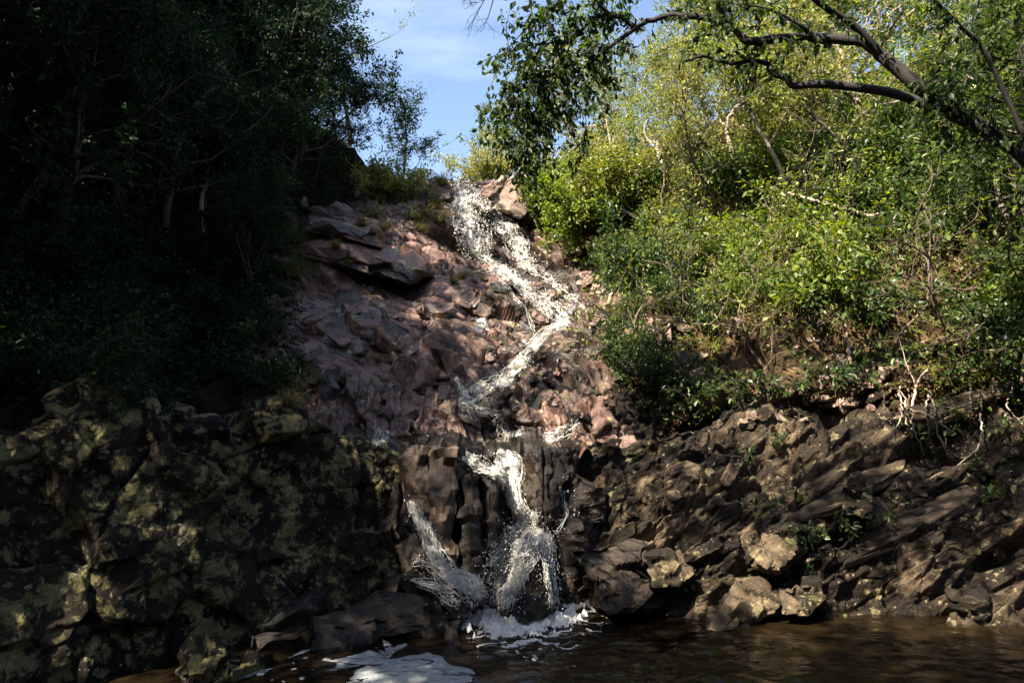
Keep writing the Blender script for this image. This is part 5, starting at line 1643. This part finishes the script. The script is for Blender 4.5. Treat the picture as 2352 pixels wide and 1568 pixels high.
stick('grey dead pole leaning against the slope right of the stream', [near(1395, 700, .12), near(1420, 630, .25), near(1450, 575, .3)], 0.03, 0.02, M_dead, 4, 1)
stick('dark mossy log sticking out over the stream below the bright bush', [near(1560, 560, .4), near(1480, 510, .9), near(1420, 480, 1.1)], 0.06, 0.035, M_bark_dark, 5, 2)
bare('branch', 'spray of pale dead twigs in front of the shaded right end of the hillside', 'branch', [(near(2330, 280, 1.2), at(2200, 300, 7) - at(2330, 280, 7), 1.0, 0.011), (near(2200, 290, 1.2), at(2180, 420, 7) - at(2200, 290, 7), 0.9, 0.011), (near(2290, 300, 1.1), at(2120, 420, 7) - at(2290, 300, 7), 1.0, 0.008)], M_dead, 22, depth=2)
bare('branch', 'thin pale bare branches crossing the dark hillside on the left', 'branch', [(near(470, 480, .4), at(440, 330, 9) - at(470, 480, 9), 0.9, 0.012), (near(468, 520, .3), at(520, 640, 9) - at(468, 520, 9), 0.8, 0.008), (near(466, 500, .3), at(462, 640, 9) - at(466, 500, 9), 0.7, 0.007)], M_dead, 23, depth=1)
stick('pale forked trunk of a small tree on the dark left hillside', [near(462, 485, .3), near(470, 430, .5), near(500, 420, .6), near(540, 395, .7)], 0.04, 0.025, M_bark_pale, 7, 2)
stick('pale slanting trunk far up the dark left hillside', [near(60, 300, .5), near(120, 180, .8), near(190, 80, 1.0)], 0.05, 0.035, M_bark_mid, 8, 2)
stick('second pale slanting trunk beside it up the dark left hillside', [near(110, 300, .5), near(170, 200, .8), near(220, 130, 1.0)], 0.045, 0.03, M_bark_mid, 9, 2)

# roots hanging over the top of the right bank
rng = random.Random(31)
for k in range(16):
    px = rng.uniform(2030, 2330); py = rng.uniform(880, 960)
    stick('pale root hanging down over the rocks at the top of the right bank', [near(px, py, .15), near(px + rng.uniform(-15, 15), py + 45, .22), near(px + rng.uniform(-30, 30), py + rng.uniform(70, 130), .1)], 0.012, 0.005, M_dead if k % 2 else M_bark_mid, 40 + k, 1, 'root', 'root')['group'] = 'roots over the right bank'

# ---- grass
def grass_tuft(seed, H, n, droop):
    rs = np.random.RandomState(seed)
    V, F, A = [], [], []
    for k in range(n):
        a = rs.uniform(0, 6.28); t = rs.uniform(.2, 1.0)
        d = np.array([math.cos(a) * t, math.sin(a) * t, rs.uniform(.5, 1.3)])
        d /= np.linalg.norm(d)
        sd = np.cross(d, (0, 0, 1.0)); sd /= np.linalg.norm(sd)
        p = np.array([rs.normal(0, .05), rs.normal(0, .05), 0]) * H * 2
        L = H * rs.uniform(.5, 1.1)
        m = 5
        b = len(V)
        for i in range(m):
            w = 0.006 * (1 - i / (m - 1) * 0.9)
            V.append(p - sd * w); V.append(p + sd * w)
            p = p + d * L / (m - 1)
            d = d + np.array([0, 0, -droop]); d /= np.linalg.norm(d)
        for i in range(m - 1):
            F.append((b + 2 * i, b + 2 * i + 1, b + 2 * i + 3, b + 2 * i + 2)); A.append(rs.rand())
    o = mesh_np('grass_tuft', np.array(V), np.array(F), M_grass, attr=np.array(A))
    return tag(o, 'tuft of long drooping grass rooted in the rock left of the stream', 'grass tuft', 'grass tufts on the rocks')
tufts = Kinds([lambda s=s: grass_tuft(800 + s, 0.4, 130, 0.42) for s in range(3)])
GT = [(675, 560, 1.3), (680, 590, 1.4), (690, 620, 1.4), (668, 640, 1.3), (660, 560, 1.3), (700, 540, 1.1), (655, 680, 1.1), (850, 500, 1.1), (830, 520, 1.0), (905, 470, 1.1), (940, 455, 1.1), (985, 440, 1.1), (1000, 480, 1.2), (980, 500, 1.2), (1015, 510, 1.1), (950, 500, 1.1), (1010, 420, 1.0),
      (960, 530, .9), (880, 530, .9), (1060, 640, .7), (1040, 650, .6), (870, 830, .5), (780, 880, .6), (700, 860, .7), (640, 760, .9), (620, 720, 1.0), (610, 850, .9), (800, 610, .7), (770, 570, .7), (1020, 425, 1.0), (870, 440, 1.0), (730, 880, .8), (690, 900, .8), (660, 930, .8)]
for k, (px, py, s) in enumerate(GT):
    l, n_ = spot(px, py)
    tufts.put(k, l, rng.uniform(0, 6.28), s, tiltx=0.35)
# right bank: fern-like sprays
ferns = Kinds([lambda s=s: bush('plant', 'small dark green plant growing from a crack at the right bank', 'plant', 'small plants in the right bank', 820 + s, 0.3, M_bark_dark, M_leaf_blue, 0.055, stems=6, per=24, twig=3) for s in range(2)])
for k, (px, py, s) in enumerate([(1700, 1050, 1.2), (1850, 1150, 1.0), (1960, 1210, 1.2), (2010, 1200, 1.2), (1850, 1230, 1.0), (1830, 1310, 1.0), (2110, 980, 1.1), (2140, 1000, 1.2), (2280, 1080, 1.1), (2300, 1130, 1.1), (2200, 940, 1.2), (2330, 900, 1.6), (2340, 850, 1.8), (2320, 980, 1.2), (1640, 900, 1.2), (1590, 880, 1.2), (1540, 850, 1.0), (1760, 1160, .9), (1780, 1010, .9)] + [(1480 + 38 * i + (i * 53) % 31, 930 - 9 * i + (i * 37) % 60, 1.1 + (i % 3) * 0.4) for i in range(16)]):
    l, n_ = spot(px, py)
    ferns.put(k, l, rng.uniform(0, 6.28), s, tiltx=0.4)
